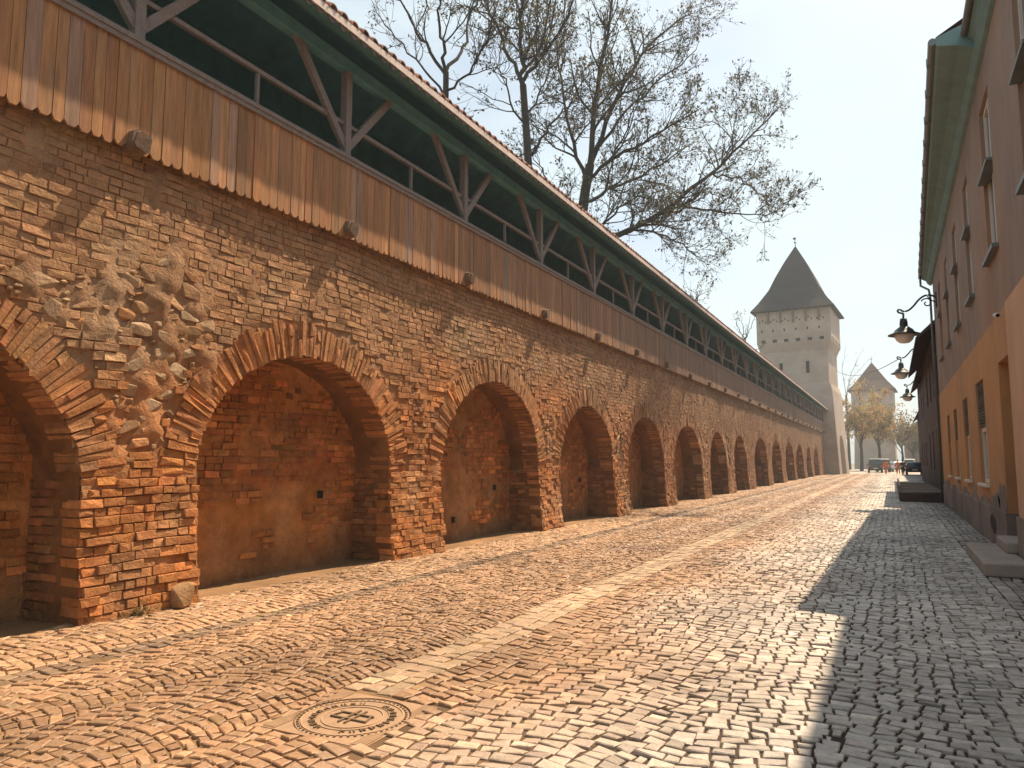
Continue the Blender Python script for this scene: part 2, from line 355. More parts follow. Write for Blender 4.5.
em.lathe([(0.2225, zt-0.006), (0.2235, zt-0.001), (0.2295, zt-0.001), (0.2305, zt-0.006)], n=64, c=(0.30, 0.2, 0.12))
em.build('rim_marks', M_cast, mh); em = MB()
em.bar((-0.024, -0.11, zt), (-0.024, 0.11, zt), 0.014, 0.010, rust_d); em.bar((0.024, -0.11, zt), (0.024, 0.11, zt), 0.014, 0.010, rust_d)
for yy in (-0.045, 0.045): em.bar((-0.128, yy, zt+0.001), (0.128, yy, zt+0.001), 0.012, 0.010, rust_d)
for sx in (-1, 1): em.bar((sx*0.135, -0.05, zt), (sx*0.105, 0.06, zt), 0.012, 0.010, rust_d)
em.build('emblem', M_cast, mh)

# ------------------------------------------------------------------ fortification wall
ARCH = [(0.55, 4.66, 1.35, 2.98), (6.05, 9.88, 1.45, 3.05), (11.38, 15.57, 1.35, 3.23), (16.8, 20.58, 1.4, 3.08), (21.95, 25.98, 1.3, 3.05),
        (27.5, 31.85, 1.3, 3.0), (33.45, 37.25, 1.3, 2.95), (39.06, 43.2, 1.3, 2.95), (45.6, 50.7, 1.3, 3.05), (52.5, 57.6, 1.3, 3.05),
        (60.0, 65.8, 1.3, 3.08), (67.3, 72.95, 1.3, 3.05), (75.6, 80.6, 1.3, 3.05), (83.2, 88.6, 1.3, 3.05)]
WY0, WY1, WTOP, NICHE_X = -3.0, 97.2, 5.02, XW-0.78
RT = 0.48
def arch_rel(y, z, a, e=0.0):
    """<1 inside opening grown by e"""
    y0, y1, zs, zc = a; w_ = (y1-y0)/2; c = (y0+y1)/2
    up = z > zs
    r = np.where(up, np.sqrt(((y-c)/(w_+e))**2+((z-zs)/(zc-zs+e))**2), np.abs(y-c)/(w_+(0.0 if e > 0.1 else e)))
    return r
def inside_any(y, z, e=0.0):
    o = np.zeros(np.shape(y), bool)
    for a in ARCH: o |= arch_rel(y, z, a, e) < 1
    return o
def wall_x(y, z):
    P = np.stack([y*0, y, z], -1)
    return XW + 0.10*np.clip(1-z/1.3, 0, 1)**1.5 + (0.030*noise(P, 2.2, 0) + 0.014*noise(P, 0.7, 1))*(1-0.55*np.clip((z-3.4)/1.0, 0, 1))
def rubble_amt(y, z):
    P = np.stack([y*0, y, z], -1); nn = noise(P, 0.6, 2)
    r = np.zeros(np.shape(y))
    def blob(yc, zc, ry, rz): return 1.25-np.sqrt(((y-yc)/ry)**2+((z-zc)/rz)**2)
    for b in [(5.36, 2.35, 0.62, 0.95), (4.9, 3.2, 1.4, 0.42), (5.6, 3.0, 1.0, 0.75), (10.65, 2.5, 0.3, 0.5), (16.2, 2.3, 0.38, 0.8), (21.2, 2.3, 0.4, 0.9), (26.7, 2.4, 0.45, 0.8),
              (32.6, 2.4, 0.5, 0.8), (38.1, 2.4, 0.55, 0.8), (2.0, 3.5, 1.6, 0.25), (44.4, 2.4, .7, .8)]:
        r = np.maximum(r, blob(*b))
    return r+0.28*nn
def wall_tone(y, z):
    """paint-free brick colour: orange piers and rings, grey-beige limewashed upper wall"""
    P = np.stack([y*0, y, z], -1); nn = noise(P, 1.6, 0); n2 = noise(P, 0.6, 1)
    t = np.clip((z-2.5+0.45*nn)/0.9, 0, 1)[..., None]
    lo = np.array([0.44, 0.180, 0.060]); hi = np.array([0.37, 0.205, 0.105])
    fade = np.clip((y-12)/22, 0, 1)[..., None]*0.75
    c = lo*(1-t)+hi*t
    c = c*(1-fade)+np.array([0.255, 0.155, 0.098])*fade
    pale = np.clip(n2-0.35, 0, 1)[..., None]*0.9
    pale = pale*0.7
    return c*(1-pale)+np.array([0.40, 0.28, 0.17])*pale

wall = empty('fortification_wall', 'long medieval brick and rubble defensive wall with a row of blind arches along the street', 'wall', (0, 0, 0))
# mortar bed
yb = [WY0]
while yb[-1] < WY1: yb.append(yb[-1]+(0.05 if 3 < yb[-1] < 11 else 0.07 if yb[-1] < 20 else 0.11 if yb[-1] < 45 else 0.25))
yb = np.array(yb); yb[-1] = WY1; zb = np.linspace(-0.05, WTOP, 92)
YY, ZZ = np.meshgrid(yb, zb)
PP = np.stack([0*YY, YY, ZZ], -1); XX = wall_x(YY, ZZ)+(0.010*noise(PP, 0.18, 2)+0.008*noise(PP, 0.09, 1))*(1-0.45*np.clip((ZZ-2.8)/0.7, 0, 1))-0.006*np.clip((ZZ-2.8)/0.7, 0, 1)
XX += np.clip(rubble_amt(YY, ZZ), 0, 1)*(0.012+0.030*noise(PP, 0.16, 0)+0.014*noise(PP, 0.07, 2))
V = np.stack([XX, YY, ZZ], -1).reshape(-1, 3)
ii = np.arange(V.shape[0]).reshape(YY.shape)
q = np.stack([ii[:-1, :-1], ii[:-1, 1:], ii[1:, 1:], ii[1:, :-1]], -1).reshape(-1, 4)
cy = V[q].mean(1); q = q[~inside_any(cy[:, 1], cy[:, 2], 0.0)]
Cm = wall_tone(V[:, 1], V[:, 2])*0.80+np.array([0.05, 0.04, 0.03])
bedo = link_mesh('mortar_bed', V, [q], M_mortar, wall, Cm, True)
core = MB()   # thickness of the wall behind the face
core.box((XW-2.2, WY0, -0.05), (NICHE_X-0.12, WY1, WTOP), (0.25, 0.16, 0.1))
core.box((XW-2.2, WY0, 3.40), (XW-0.14, WY1, WTOP-0.01), (0.25, 0.16, 0.1))
ends = [WY0]+[v for a in ARCH for v in (a[0], a[1])]+[WY1]
for i in range(0, len(ends), 2): core.box((NICHE_X-0.12, ends[i]+0.10, -0.05), (XW-0.12, ends[i+1]-0.10, 3.41), (0.25, 0.16, 0.1))
core.build('wall_core', M_mortar, wall)

def brick_rows(y0, y1, z0, z1, ch=0.094):
    out = []; k = 0; z = z0
    while z < z1:
        y = y0+rng.uniform(-0.2, 0.1); h = ch*rng.uniform(0.93, 1.07)
        hdr = k % 2
        while y < y1:
            scale = 1.0 if y < 45 else 1.5
            L_ = (0.265 if rng.random() < (0.35 if hdr else 0.75) else 0.135)*rng.uniform(0.88, 1.12)*scale
            out.append((y, y+L_, z, z+h)); y += L_
        z += h; k += 1
    return np.array(out)
br = brick_rows(WY0, WY1, 0.0, WTOP-0.05)
m_y = br[:, :2].mean(1); m_z = br[:, 2:].mean(1)
keep = np.ones(len(br), bool)
for a in ARCH:
    cen = (a[0]+a[1])/2
    ring = (m_z > a[2]) & (arch_rel(m_y, m_z, a, RT+0.02) < 1)
    keep &= ~ring
    low = m_z <= a[2]
    inn = low & (br[:, 0] > a[0]-0.03) & (br[:, 1] < a[1]+0.03); keep &= ~inn
    jig = rng.normal(size=len(br))*0.022
    L_in = low & (br[:, 0] < a[0]) & (br[:, 1] > a[0]-0.04); br[L_in, 1] = (a[0]+jig)[L_in]
    R_in = low & (br[:, 1] > a[1]) & (br[:, 0] < a[1]+0.04); br[R_in, 0] = (a[1]+jig)[R_in]
keep &= (br[:, 1]-br[:, 0]) > 0.06
ra = rubble_amt(m_y, m_z); keep &= ra < 0.55+0.35*rng.random(len(br))
keep &= rng.random(len(br)) > 0.012
br = br[keep]; m_y = br[:, :2].mean(1); m_z = br[:, 2:].mean(1)
def brick_quads(b):
    y0, y1, z0, z1 = b.T
    wob = lambda y: 0.02*np.sin(y*0.9)+0.012*np.sin(y*2.3+1)
    Q = np.stack([np.stack([0*y0, y0, z0+wob(y0)], 1), np.stack([0*y0, y1, z0+wob(y1)], 1), np.stack([0*y0, y1, z1+wob(y1)], 1), np.stack([0*y0, y0, z1+wob(y0)], 1)], 1)
    Q[:, :, 0] = wall_x(Q[:, :, 1], Q[:, :, 2]); return Q
Q = brick_quads(br)
edge = np.zeros(len(br), bool)
for a in ARCH: edge |= (m_z < a[2]) & ((np.abs(br[:, 1]-a[0]) < 0.09) | (np.abs(br[:, 0]-a[1]) < 0.09))
up = np.clip((m_z-2.7)/0.7, 0, 1)
P0 = np.stack([0*m_y, m_y, m_z], 1)
hh = 0.026*(1-up)+0.011*up + rng.normal(size=len(br))*(0.008*(1-up)+0.0036*up) + (0.010-0.005*up)*noise(P0, 0.9, 2)
hh = np.where(rng.random(len(br)) < 0.06*(1-up), -0.015, hh)
cb = wall_tone(m_y, m_z)*np.exp(rng.normal(size=(len(br), 1))*(0.17-0.08*up[:, None]))*np.exp(rng.normal(size=(len(br), 3))*0.02)
dk = rng.random(len(br)) < 0.06; cb[dk] *= 0.7
# corner bricks return into the niche, so they are deep
V1, F1, k1 = stones(Q[~edge], (1, 0, 0), hh[~edge], 0.05, 0.011, 0.0035, 0.004, 0.0022, 0.002)
V2, F2, k2 = stones(Q[edge], (1, 0, 0), np.maximum(hh[edge], 0.0), 0.26, 0.012, 0.005, 0.005, 0.003, 0.003)
link_mesh('brick_courses', np.concatenate([V1, V2]), [F1[0], F1[1], F2[0]+len(V1), F2[1]+len(V1)], M_brick, wall, np.concatenate([np.repeat(cb[~edge], k1, 0), np.repeat(cb[edge], k2, 0)]))

def rock(r, seed, npt=16):
    bm = bmesh.new(); g = np.random.default_rng(1000+seed)
    p = g.normal(size=(npt, 3)); p /= np.linalg.norm(p, axis=1)[:, None]; p = np.sign(p)*np.abs(p)**0.65; p *= g.uniform(0.8, 1.1, (npt, 1))
    for q_ in p*np.asarray(r): bm.verts.new(q_)
    bmesh.ops.convex_hull(bm, input=bm.verts[:])
    for v_ in [v_ for v_ in bm.verts if not v_.link_faces]: bm.verts.remove(v_)
    bmesh.ops.triangulate(bm, faces=bm.faces[:])
    bmesh.ops.bevel(bm, geom=bm.edges[:], offset=min(r)*0.12, segments=1, affect='EDGES', profile=0.5)
    bmesh.ops.triangulate(bm, faces=bm.faces[:]); bm.verts.index_update()
    v = np.array([x.co[:] for x in bm.verts]); f = np.array([[y.index for y in x.verts] for x in bm.faces]); bm.free()
    return v, f
def blob(c, r, seed, sub=2, rough=0.22):
    bm = bmesh.new(); bmesh.ops.create_icosphere(bm, subdivisions=sub, radius=1)
    v = np.array([x.co[:] for x in bm.verts]); f = np.array([[y.index for y in x.verts] for x in bm.faces]); bm.free()
    v = v*(1+rough*noise(v+seed*3.7, 0.9, 0)[:, None]+0.5*rough*noise(v+seed*1.7, 0.4, 1)[:, None])
    v = np.sign(v)*np.abs(v)**0.8
    return v*np.asarray(r)+np.asarray(c), f
# rubble stones
rb = MB(); placed = []
tries = 0
cand = []
for (ya, yz_, za, zz_, nn_, s0, s1) in [(3.2, 7.3, 1.55, 4.0, 4200, 0.04, 0.19), (9.9, 11.5, 2.0, 3.6, 500, 0.05, 0.11), (15.5, 17, 0.9, 3.5, 600, 0.05, 0.12), (20.5, 22.1, 1, 3.6, 500, 0.06, 0.13), (25.9, 27.6, 1.2, 3.6, 400, 0.07, 0.15),
                                     (31.8, 33.5, 1.4, 3.4, 300, 0.08, 0.16), (37.2, 39.1, 1.4, 3.4, 300, 0.08, 0.16), (43.2, 45.6, 1.4, 3.4, 300, .09, .17), (0.2, 4, 3.2, 4.2, 500, 0.06, 0.15)]:
    for _ in range(nn_):
        y = rng.uniform(ya, yz_); z = rng.uniform(za, zz_); s = s0+(s1-s0)*rng.random()**2.6
        cand.append((s, y, z))
cand.sort(key=lambda t: -t[0])
pl = np.zeros((0, 3))
for s, y, z in cand:
    ya_ = np.array([y]); za_ = np.array([z])
    if rubble_amt(ya_, za_)[0] < 0.5: continue
    bad = False
    for a in ARCH[:9]:
        if arch_rel(ya_, za_, a, RT+s*0.5)[0] < 1: bad = True; break
    if bad: continue
    asp = rng.uniform(0.38, 0.7)
    if len(pl) and (np.hypot((pl[:, 0]-y), (pl[:, 1]-z)/0.62) < (pl[:, 2]+s)*0.84).any(): continue
    pl = np.r_[pl, [[y, z, s]]]
    v, f = rock((min(s, 0.042)*rng.uniform(0.6, 1.05), s, s*asp), len(pl), 12)
    a_ = rng.normal()*0.25; v = np.c_[v[:, 0], v[:, 1]*math.cos(a_)-v[:, 2]*math.sin(a_), v[:, 1]*math.sin(a_)+v[:, 2]*math.cos(a_)]
    base = np.array([[0.37, 0.25, 0.15], [0.34, 0.205, 0.11], [0.28, 0.165, 0.085], [0.44, 0.32, 0.20], [0.36, 0.18, 0.08]])[rng.choice(5, p=[.25, .25, .25, .1, .15])]
    rb.add(v+np.array([wall_x(ya_, za_)[0]+0.0, y, z]), [f], base*np.exp(rng.normal()*0.15))
rb.build('rubble_stones', M_stone, wall)

for ia, a in enumerate(ARCH):
    y0, y1, zs, zc = a; c = (y0+y1)/2; w_ = (y1-y0)/2; rz = zc-zs
    fine = ia < 5
    # back wall, jambs and vault of the niche
    nb = MB()
    gy = np.linspace(y0-0.06, y1+0.06, 90 if fine else 16); gz = np.linspace(-0.05, zc+0.06, 70 if fine else 12)
    A, B = np.meshgrid(gy, gz); P3 = np.stack([0*A, A, B], -1)
    Xb = NICHE_X+0.02*noise(P3, 0.8, 1)+0.012*noise(P3, 0.2, 2)
    V = np.stack([Xb, A, B], -1).reshape(-1, 3); ii = np.arange(len(V)).reshape(A.shape)
    q = np.stack([ii[:-1, :-1], ii[:-1, 1:], ii[1:, 1:], ii[1:, :-1]], -1).reshape(-1, 4)
    nn1 = noise(V, 0.9, 0)[:, None]; nn2 = noise(V, 0.35, 2)[:, None]
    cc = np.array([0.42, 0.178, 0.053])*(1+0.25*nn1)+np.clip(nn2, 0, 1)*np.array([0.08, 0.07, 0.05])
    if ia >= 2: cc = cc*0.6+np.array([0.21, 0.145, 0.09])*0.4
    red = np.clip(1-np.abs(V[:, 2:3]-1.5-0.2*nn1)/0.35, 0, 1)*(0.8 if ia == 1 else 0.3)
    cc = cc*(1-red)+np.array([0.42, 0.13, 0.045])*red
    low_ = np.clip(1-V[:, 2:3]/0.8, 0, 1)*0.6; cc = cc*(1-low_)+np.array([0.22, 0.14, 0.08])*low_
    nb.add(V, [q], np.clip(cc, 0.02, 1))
    # profile extruded inwards
    na = 48 if fine else 24
    th = np.linspace(math.pi, 0, na)
    prof = np.concatenate([[[y0, -0.05], [y0, zs*0.5]], np.c_[c+w_*np.cos(th), zs+rz*np.sin(th)], [[y1, zs*0.5], [y1, -0.05]]])
    nxp = 8; xsn = np.linspace(XW-0.03, NICHE_X-0.02, nxp)
    V = np.stack([np.repeat(xsn[:, None], len(prof), 1), np.repeat(prof[None, :, 0], nxp, 0), np.repeat(prof[None, :, 1], nxp, 0)], -1)
    V[0, :, 0] = wall_x(V[0, :, 1], V[0, :, 2])-0.004
    off = 0.010*noise(V, 0.3, 1)+0.012; off[0] = 0.004
    nrm = np.stack([prof[:, 0]-c, np.where(prof[:, 1] > zs, prof[:, 1]-zs, 0)], 1); nrm /= np.linalg.norm(nrm, axis=1)[:, None]+1e-6
    V[:, :, 1] += nrm[None, :, 0]*off; V[:, :, 2] += nrm[None, :, 1]*off
    ii = np.arange(nxp*len(prof)).reshape(nxp, len(prof))
    q = np.stack([ii[:-1, :-1], ii[1:, :-1], ii[1:, 1:], ii[:-1, 1:]], -1).reshape(-1, 4)
    Vf = V.reshape(-1, 3); cc = np.array([0.19, 0.090, 0.036])*(1+0.25*noise(Vf, 0.6, 0))[:, None]  # jambs and vault coloured darker, painting in the shade under the arch
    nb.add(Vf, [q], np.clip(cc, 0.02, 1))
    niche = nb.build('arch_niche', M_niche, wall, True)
    # bricks showing through the back plaster, and on the far jamb
    bb = brick_rows(y0, y1, 0.25, zc, 0.094 if fine else 0.19)
    my = bb[:, :2].mean(1); mz = bb[:, 2:].mean(1)
    PB = np.stack([0*my, my, mz], 1)
    ex = noise(PB, 0.55, 1)+rng.normal(size=len(bb))*0.35
    band = np.clip(1-np.abs(mz-1.55)/0.4, 0, 1)
    bb = bb[(arch_rel(my, mz, a, 0.05) < 1) & (ex+band*0.9+0.8*(mz > zs+0.4) > 0.35)]
    my = bb[:, :2].mean(1); mz = bb[:, 2:].mean(1)
    PB = np.stack([0*my, my, mz], 1)
    Qb = np.stack([np.stack([0*my, bb[:, i], bb[:, j]], 1) for i, j in ((0, 2), (1, 2), (1, 3), (0, 3))], 1)
    Qb[:, :, 0] = NICHE_X+0.02*noise(Qb, 0.8, 1)
    Va, Fa, ka = stones(Qb, (1, 0, 0), 0.016+rng.normal(size=len(bb))*0.008, 0.03, 0.012, 0.005, 0.005, 0.003)
    ca = jitter_col((0.41, 0.165, 0.054), len(bb), 0.22, 0.06)*(1+0.2*noise(PB, 0.8, 0))[:, None]
    # far jamb (faces back down the street)
    jr = []
    z = 0.0; k = 0
    while z < zs:
        x = XW-0.26-(0.1 if k % 2 else 0.0)
        while x > NICHE_X:
            L_ = 0.24*rng.uniform(0.8, 1.2); jr.append((x, max(x-L_, NICHE_X), z, z+0.094)); x -= L_
        z += 0.094; k += 1
    jr = np.array(jr)
    Qj = np.stack([np.stack([jr[:, i], np.full(len(jr), y1+0.01), jr[:, j]], 1) for i, j in ((1, 2), (0, 2), (0, 3), (1, 3))], 1)
    Vj, Fj, kj = stones(Qj, (0, -1, 0), 0.014+rng.normal(size=len(jr))*0.012, 0.05, 0.013, 0.006, 0.006, 0.004)
    Ql = Qj.copy(); Ql[:, :, 1] = y0-0.01
    Vl, Fl, kl = stones(Ql[:, ::-1], (0, 1, 0), 0.014+rng.normal(size=len(jr))*0.012, 0.05, 0.013, 0.006, 0.006, 0.004)
    cj = jitter_col((0.26, 0.115, 0.046), len(jr), 0.22, 0.06)  # jamb bricks carry the same painted-in shade, darker than the back bricks
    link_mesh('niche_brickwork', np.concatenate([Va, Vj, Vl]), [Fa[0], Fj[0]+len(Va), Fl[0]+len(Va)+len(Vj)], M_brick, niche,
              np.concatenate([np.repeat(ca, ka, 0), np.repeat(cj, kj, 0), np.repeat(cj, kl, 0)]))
    # ring of radial bricks
    per = math.pi*math.sqrt((w_*w_+rz*rz)/2); nv = int(per/(0.074 if fine else 0.15))
    # equal arc-length angles
    tt = np.linspace(math.pi, 0, 400); pts = np.c_[w_*np.cos(tt), rz*np.sin(tt)]; sl = np.r_[0, np.cumsum(np.linalg.norm(np.diff(pts, axis=0), axis=1))]
    ta = np.interp(np.linspace(0, sl[-1], nv+1), sl, tt)
    def rp_(t, e): 
        nvv = np.stack([np.cos(t)/w_, np.sin(t)/rz], -1); nvv /= np.linalg.norm(nvv, axis=-1, keepdims=True)
        return np.stack([c+w_*np.cos(t), zs+rz*np.sin(t)], -1)+nvv*e
    ro = RT-0.03+rng.normal(size=nv)*0.045; ri = rng.normal(size=nv)*0.012
    def quadset(e0, e1):
        a0 = rp_(ta[:-1], e0[:, None]); b0 = rp_(ta[1:], e0[:, None]); b1 = rp_(ta[1:], e1[:, None]); a1 = rp_(ta[:-1], e1[:, None])
        return np.stack([a0, a1, b1, b0], 1)
    split = rng.random(nv) < 0.55
    mid = np.where(rng.random(nv) < 0.5, 0.62, 0.36)*ro
    sets = [quadset(ri[~split], ro[~split]) if False else None]
    e_all = []
    Q2 = []; dp = []
    qa = quadset(ri, np.where(split, mid, ro)); Q2.append(qa); dp.append(np.full(nv, 0.0))
    qb = quadset(mid, ro)[split]; Q2.append(qb)
    def to3(Q2_): 
        out = np.concatenate([np.zeros(Q2_.shape[:2]+(1,)), Q2_], 2); out[:, :, 0] = wall_x(out[:, :, 1], out[:, :, 2]); return out
    Qa, Qb2 = to3(qa), to3(qb)
    Va, Fa, ka = stones(Qa, (1, 0, 0), 0.026+rng.normal(size=len(Qa))*0.008-0.006, 0.38, 0.012, 0.006, 0.004, 0.005, 0.005)
    Vb, Fb, kb = stones(Qb2, (1, 0, 0), 0.022+rng.normal(size=len(Qb2))*0.009-0.005, 0.10, 0.012, 0.006, 0.004, 0.005, 0.005)
    def ring_col(Q_):
        cc_ = Q_.mean(1); return wall_tone(cc_[:, 1], cc_[:, 2]-0.1)*np.exp(rng.normal(size=(len(Q_), 1))*0.15)*np.exp(rng.normal(size=(len(Q_), 3))*0.03)
    link_mesh('arch_ring', np.concatenate([Va, Vb]), [Fa[0], Fa[1], Fb[0]+len(Va), Fb[1]+len(Va)], M_brick, wall, np.concatenate([np.repeat(ring_col(Qa), ka, 0), np.repeat(ring_col(Qb2), kb, 0)]))
# putlog holes in the niche backs
ph = MB()
for y, z in ((9.02, 1.02), (14.75, 0.95), (19.9, 1.0), (13.0, 0.35)):
    ph.box((NICHE_X+0.0, y, z), (NICHE_X+0.034, y+0.09, z+0.12), (0.02, 0.015, 0.01))
ph.build('putlog_hole', M_dark, wall)

# ------------------------------------------------------------------ timber gallery on top of the wall
gal = empty('wooden_gallery', 'roofed timber walkway with board parapet running along the top of the brick wall', 'gallery', (0, 0, 0))
GY0, GY1 = -2.6, 97.0
BX = -7.11
bd = MB(); y = GY0
while y < GY1:
    wd = rng.uniform(0.115, 0.155); ofs = rng.normal()*0.003; zb_ = 4.93+rng.normal()*0.008; tilt = rng.normal()*0.0012
    x1_ = BX+ofs; x0_ = x1_-0.028; g = 0.003
    ya_, yb_ = y+g, y+wd-g; ym = (ya_+yb_)/2
    prof = [(ya_, 6.13), (ya_, zb_+0.034), (ym-0.032, zb_-0.015), (ym+0.032, zb_-0.015), (yb_, zb_+0.034), (yb_, 6.13)]
    k = len(prof); Vv = [(x1_+(tilt if py > ym else -tilt), py, pz) for py, pz in prof]+[(x0_, py, pz) for py, pz in prof]
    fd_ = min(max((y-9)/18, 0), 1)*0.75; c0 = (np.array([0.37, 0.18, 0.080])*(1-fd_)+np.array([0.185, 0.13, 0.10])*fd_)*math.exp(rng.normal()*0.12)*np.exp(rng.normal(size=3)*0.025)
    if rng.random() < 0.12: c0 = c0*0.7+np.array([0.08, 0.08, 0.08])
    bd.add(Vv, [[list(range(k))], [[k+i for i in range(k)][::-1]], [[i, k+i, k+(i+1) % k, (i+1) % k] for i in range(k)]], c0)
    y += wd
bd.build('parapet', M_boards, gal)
cap = MB()
for x0_, x1_, z0_, z1_ in ((BX-0.16, BX+0.045, 6.13, 6.175), (BX+0.003, BX+0.03, 6.07, 6.13), (BX-0.12, BX+0.02, 6.175, 6.205)):
    cap.box((x0_, GY0, z0_), (x1_, GY1, z1_), (1, 1, 1))
cap.build('cap_rail', M_timber, gal)
hr = MB(); hr.box((BX-0.15, GY0, 6.70), (BX-0.09, GY1, 6.76)); hr.build('handrail', M_timber, gal)
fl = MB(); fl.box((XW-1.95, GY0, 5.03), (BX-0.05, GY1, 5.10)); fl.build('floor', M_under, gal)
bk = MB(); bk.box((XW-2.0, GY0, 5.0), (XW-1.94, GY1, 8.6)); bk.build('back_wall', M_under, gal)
EX, EZ = -6.60, 7.72; RX, RZ = -8.35, 8.72; LX, LZ = -10.0, 7.72
slope = (RZ-EZ)/(EX-RX)
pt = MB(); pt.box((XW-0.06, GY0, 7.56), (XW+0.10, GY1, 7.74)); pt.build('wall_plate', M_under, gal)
rf = MB()
def slab(p0, p1, th_, c): # p0 lower, p1 upper in xz
    (xa, za), (xb, zb2) = p0, p1
    rf.add([[xa, GY0-0.3, za], [xb, GY0-0.3, zb2], [xb, GY1, zb2], [xa, GY1, za], [xa, GY0-0.3, za+th_], [xb, GY0-0.3, zb2+th_], [xb, GY1, zb2+th_], [xa, GY1, za+th_]],
           [[[0, 1, 2, 3], [4, 7, 6, 5], [0, 3, 7, 4], [1, 5, 6, 2], [0, 4, 5, 1], [3, 2, 6, 7]]], c)
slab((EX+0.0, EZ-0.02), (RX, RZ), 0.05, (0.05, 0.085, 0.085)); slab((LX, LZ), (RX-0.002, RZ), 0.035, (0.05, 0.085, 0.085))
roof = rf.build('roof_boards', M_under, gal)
tl = MB(); sp = 0.235; ncourse = 8
yv = np.arange(GY0-0.3, GY1, sp)
for ysn in yv:
    hcol = np.array([0.27, 0.145, 0.105])*math.exp(rng.normal()*0.2)
    th = np.linspace(0, math.pi, 7)
    # cover tile at the eave, half round
    r_ = 0.085; j = rng.normal()*0.012
    xa = EX+0.04+j*0.6; za = EZ+0.09; xb_ = RX; zb2 = RZ+0.10
    Va = [(xa, ysn+r_*math.cos(t_), za+r_*0.95*math.sin(t_)-0.015) for t_ in th]+[(xb_, ysn+r_*math.cos(t_), zb2+r_*0.95*math.sin(t_)) for t_ in th]
    Vi = [(xa, ysn+(r_-0.018)*math.cos(t_), za+(r_-0.018)*0.95*math.sin(t_)-0.015) for t_ in th]
    n7 = 7
    tl.add(Va+Vi, [[[i, n7+i, n7+i+1, i+1] for i in range(6)], [[i, i+1, 14+i+1, 14+i] for i in range(6)]], hcol)
    # pan tile between (U shape hanging slightly lower)
    yc_ = ysn+sp/2; r2_ = 0.085
    Vp = [(xa-0.02, yc_-r2_*math.cos(t_), za+0.0-0.062*math.sin(t_)) for t_ in th]+[(xb_, yc_-r2_*math.cos(t_), zb2-0.062*math.sin(t_)) for t_ in th]
    Vq = [(xa-0.02, yc_-(r2_-0.02)*math.cos(t_), za+0.016-0.05*math.sin(t_)) for t_ in th]
    tl.add(Vp+Vq, [[[i, i+1, n7+i+1, n7+i] for i in range(6)], [[i, 14+i, 14+i+1, i+1] for i in range(6)]], hcol*0.8)
tl.build('roof_tiles', M_tile, gal)
fa = MB(); fa.box((EX+0.003, GY0-0.3, EZ-0.03), (EX+0.03, GY1, EZ+0.075), (1, 1, 1))
fa.build('fascia', material('pale_fascia_board', (0.64, 0.55, 0.50), 0.85, 0.001, 14, 0.2, 4.0), gal)
fa = MB(); th = np.linspace(0, math.pi, 7)
for ysn in yv:      # scalloped drip edge below the fascia
    fa.add([(EX+0.016, ysn-0.085*math.cos(t_), EZ-0.03-0.075*math.sin(t_)) for t_ in th]+[(EX+0.002, ysn-0.085*math.cos(t_), EZ-0.03-0.075*math.sin(t_)) for t_ in th],
           [[list(range(7))], [[13-i for i in range(7)]], [[i, 7+i, 7+i+1, i+1] for i in range(6)]], (0.10, 0.075, 0.07))
fa.build('scalloped_edge', M_tile, gal)
post_m = None; posts_y = [5.0+3.52*k for k in range(-2, 27)]
proto = None
for i, py in enumerate(posts_y):
    if py > GY1-0.2: continue
    pm = MB(); px = XW+0.03
    pm.bar((0, 0, 0), (0, 0, 2.55), 0.13, 0.13, up=(0, 1, 0), bev=0.12)
    if proto is None:
        post = pm.build('post', M_timber, gal); post.location = (px, py, 5.10)
        for s_ in (-1, 1):
            b_ = MB(); b_.bar((0.0, s_*0.02, 1.25), (0.0, s_*1.10, 2.50), 0.12, 0.08, up=(1, 0, 0), bev=0.12); b_.build('brace', M_timber, post)
        proto = post
        bm_ = MB()
        bm_.bar((-0.35, 0, 0), (0.155, 0, 0), 0.22, 0.21, up=(0, 0, 1), bev=0.28); bm_.bar((0.155, 0.0, 0), (0.18, 0.004, -0.004), 0.19, 0.18, up=(0, 0, 1), bev=0.35)
        beam = bm_.build('beam_end', M_beam, gal); beam.location = (BX-0.06, py, 5.06)
        bl = MB(); bl.bar((0, 0, 0), (0, 0, 0.50), 0.045, 0.045, up=(0, 1, 0)); bal = bl.build('baluster', M_timber, gal); bal.location = (BX-0.12, py+1.76, 6.20)
    else:
        p2 = copy_tree(proto, gal); p2.location = (px, py, 5.10)
        b2_ = copy_tree(beam, gal); b2_.location = (BX-0.06, py, 5.06+rng.normal()*0.02); b2_.rotation_euler = (rng.normal()*0.15, rng.normal()*0.05, rng.normal()*0.05)
        b3_ = copy_tree(bal, gal); b3_.location = (BX-0.12, py+1.76, 6.20)
# boulder and weeds at the foot of the first pier
bo = MB(); v, f = rock((0.13, 0.15, 0.17), 5, 26); v = v+np.array([0, 0, 0.13]); bo.add(v, [f], (0.30, 0.18, 0.09))
o = bo.build('boulder', M_stone); o.location = (XW+0.20, 5.78, 0); tag(o, 'rounded stone lying against the foot of the nearest brick pier', 'stone')
wd = MB()
for k in range(70):
    a = rng.uniform(0, 6.28); r_ = rng.uniform(0, 0.16); L_ = rng.uniform(0.06, 0.17); d = np.array([math.cos(a), math.sin(a), rng.uniform(0.5, 1.6)]); d /= np.linalg.norm(d)
    p = np.array([r_*math.cos(a*1.7), 1.6*r_*math.sin(a*2.3), 0]); s_ = np.cross(d, [0, 0, 1.]); s_ = s_/np.linalg.norm(s_)*0.012
    wd.add([p-s_*0.5, p+d*L_*0.6+s_-0, p+d*L_, p+d*L_*0.6-s_], [[[0, 1, 2, 3]]], jitter_col((0.16, 0.12, 0.05), 1, 0.2)[0])
o = wd.build('weed_clump', M_plant); o.location = (XW+0.20, 5.25, 0); tag(o, 'small dry weed clump growing at the foot of the nearest brick pier', 'weed')

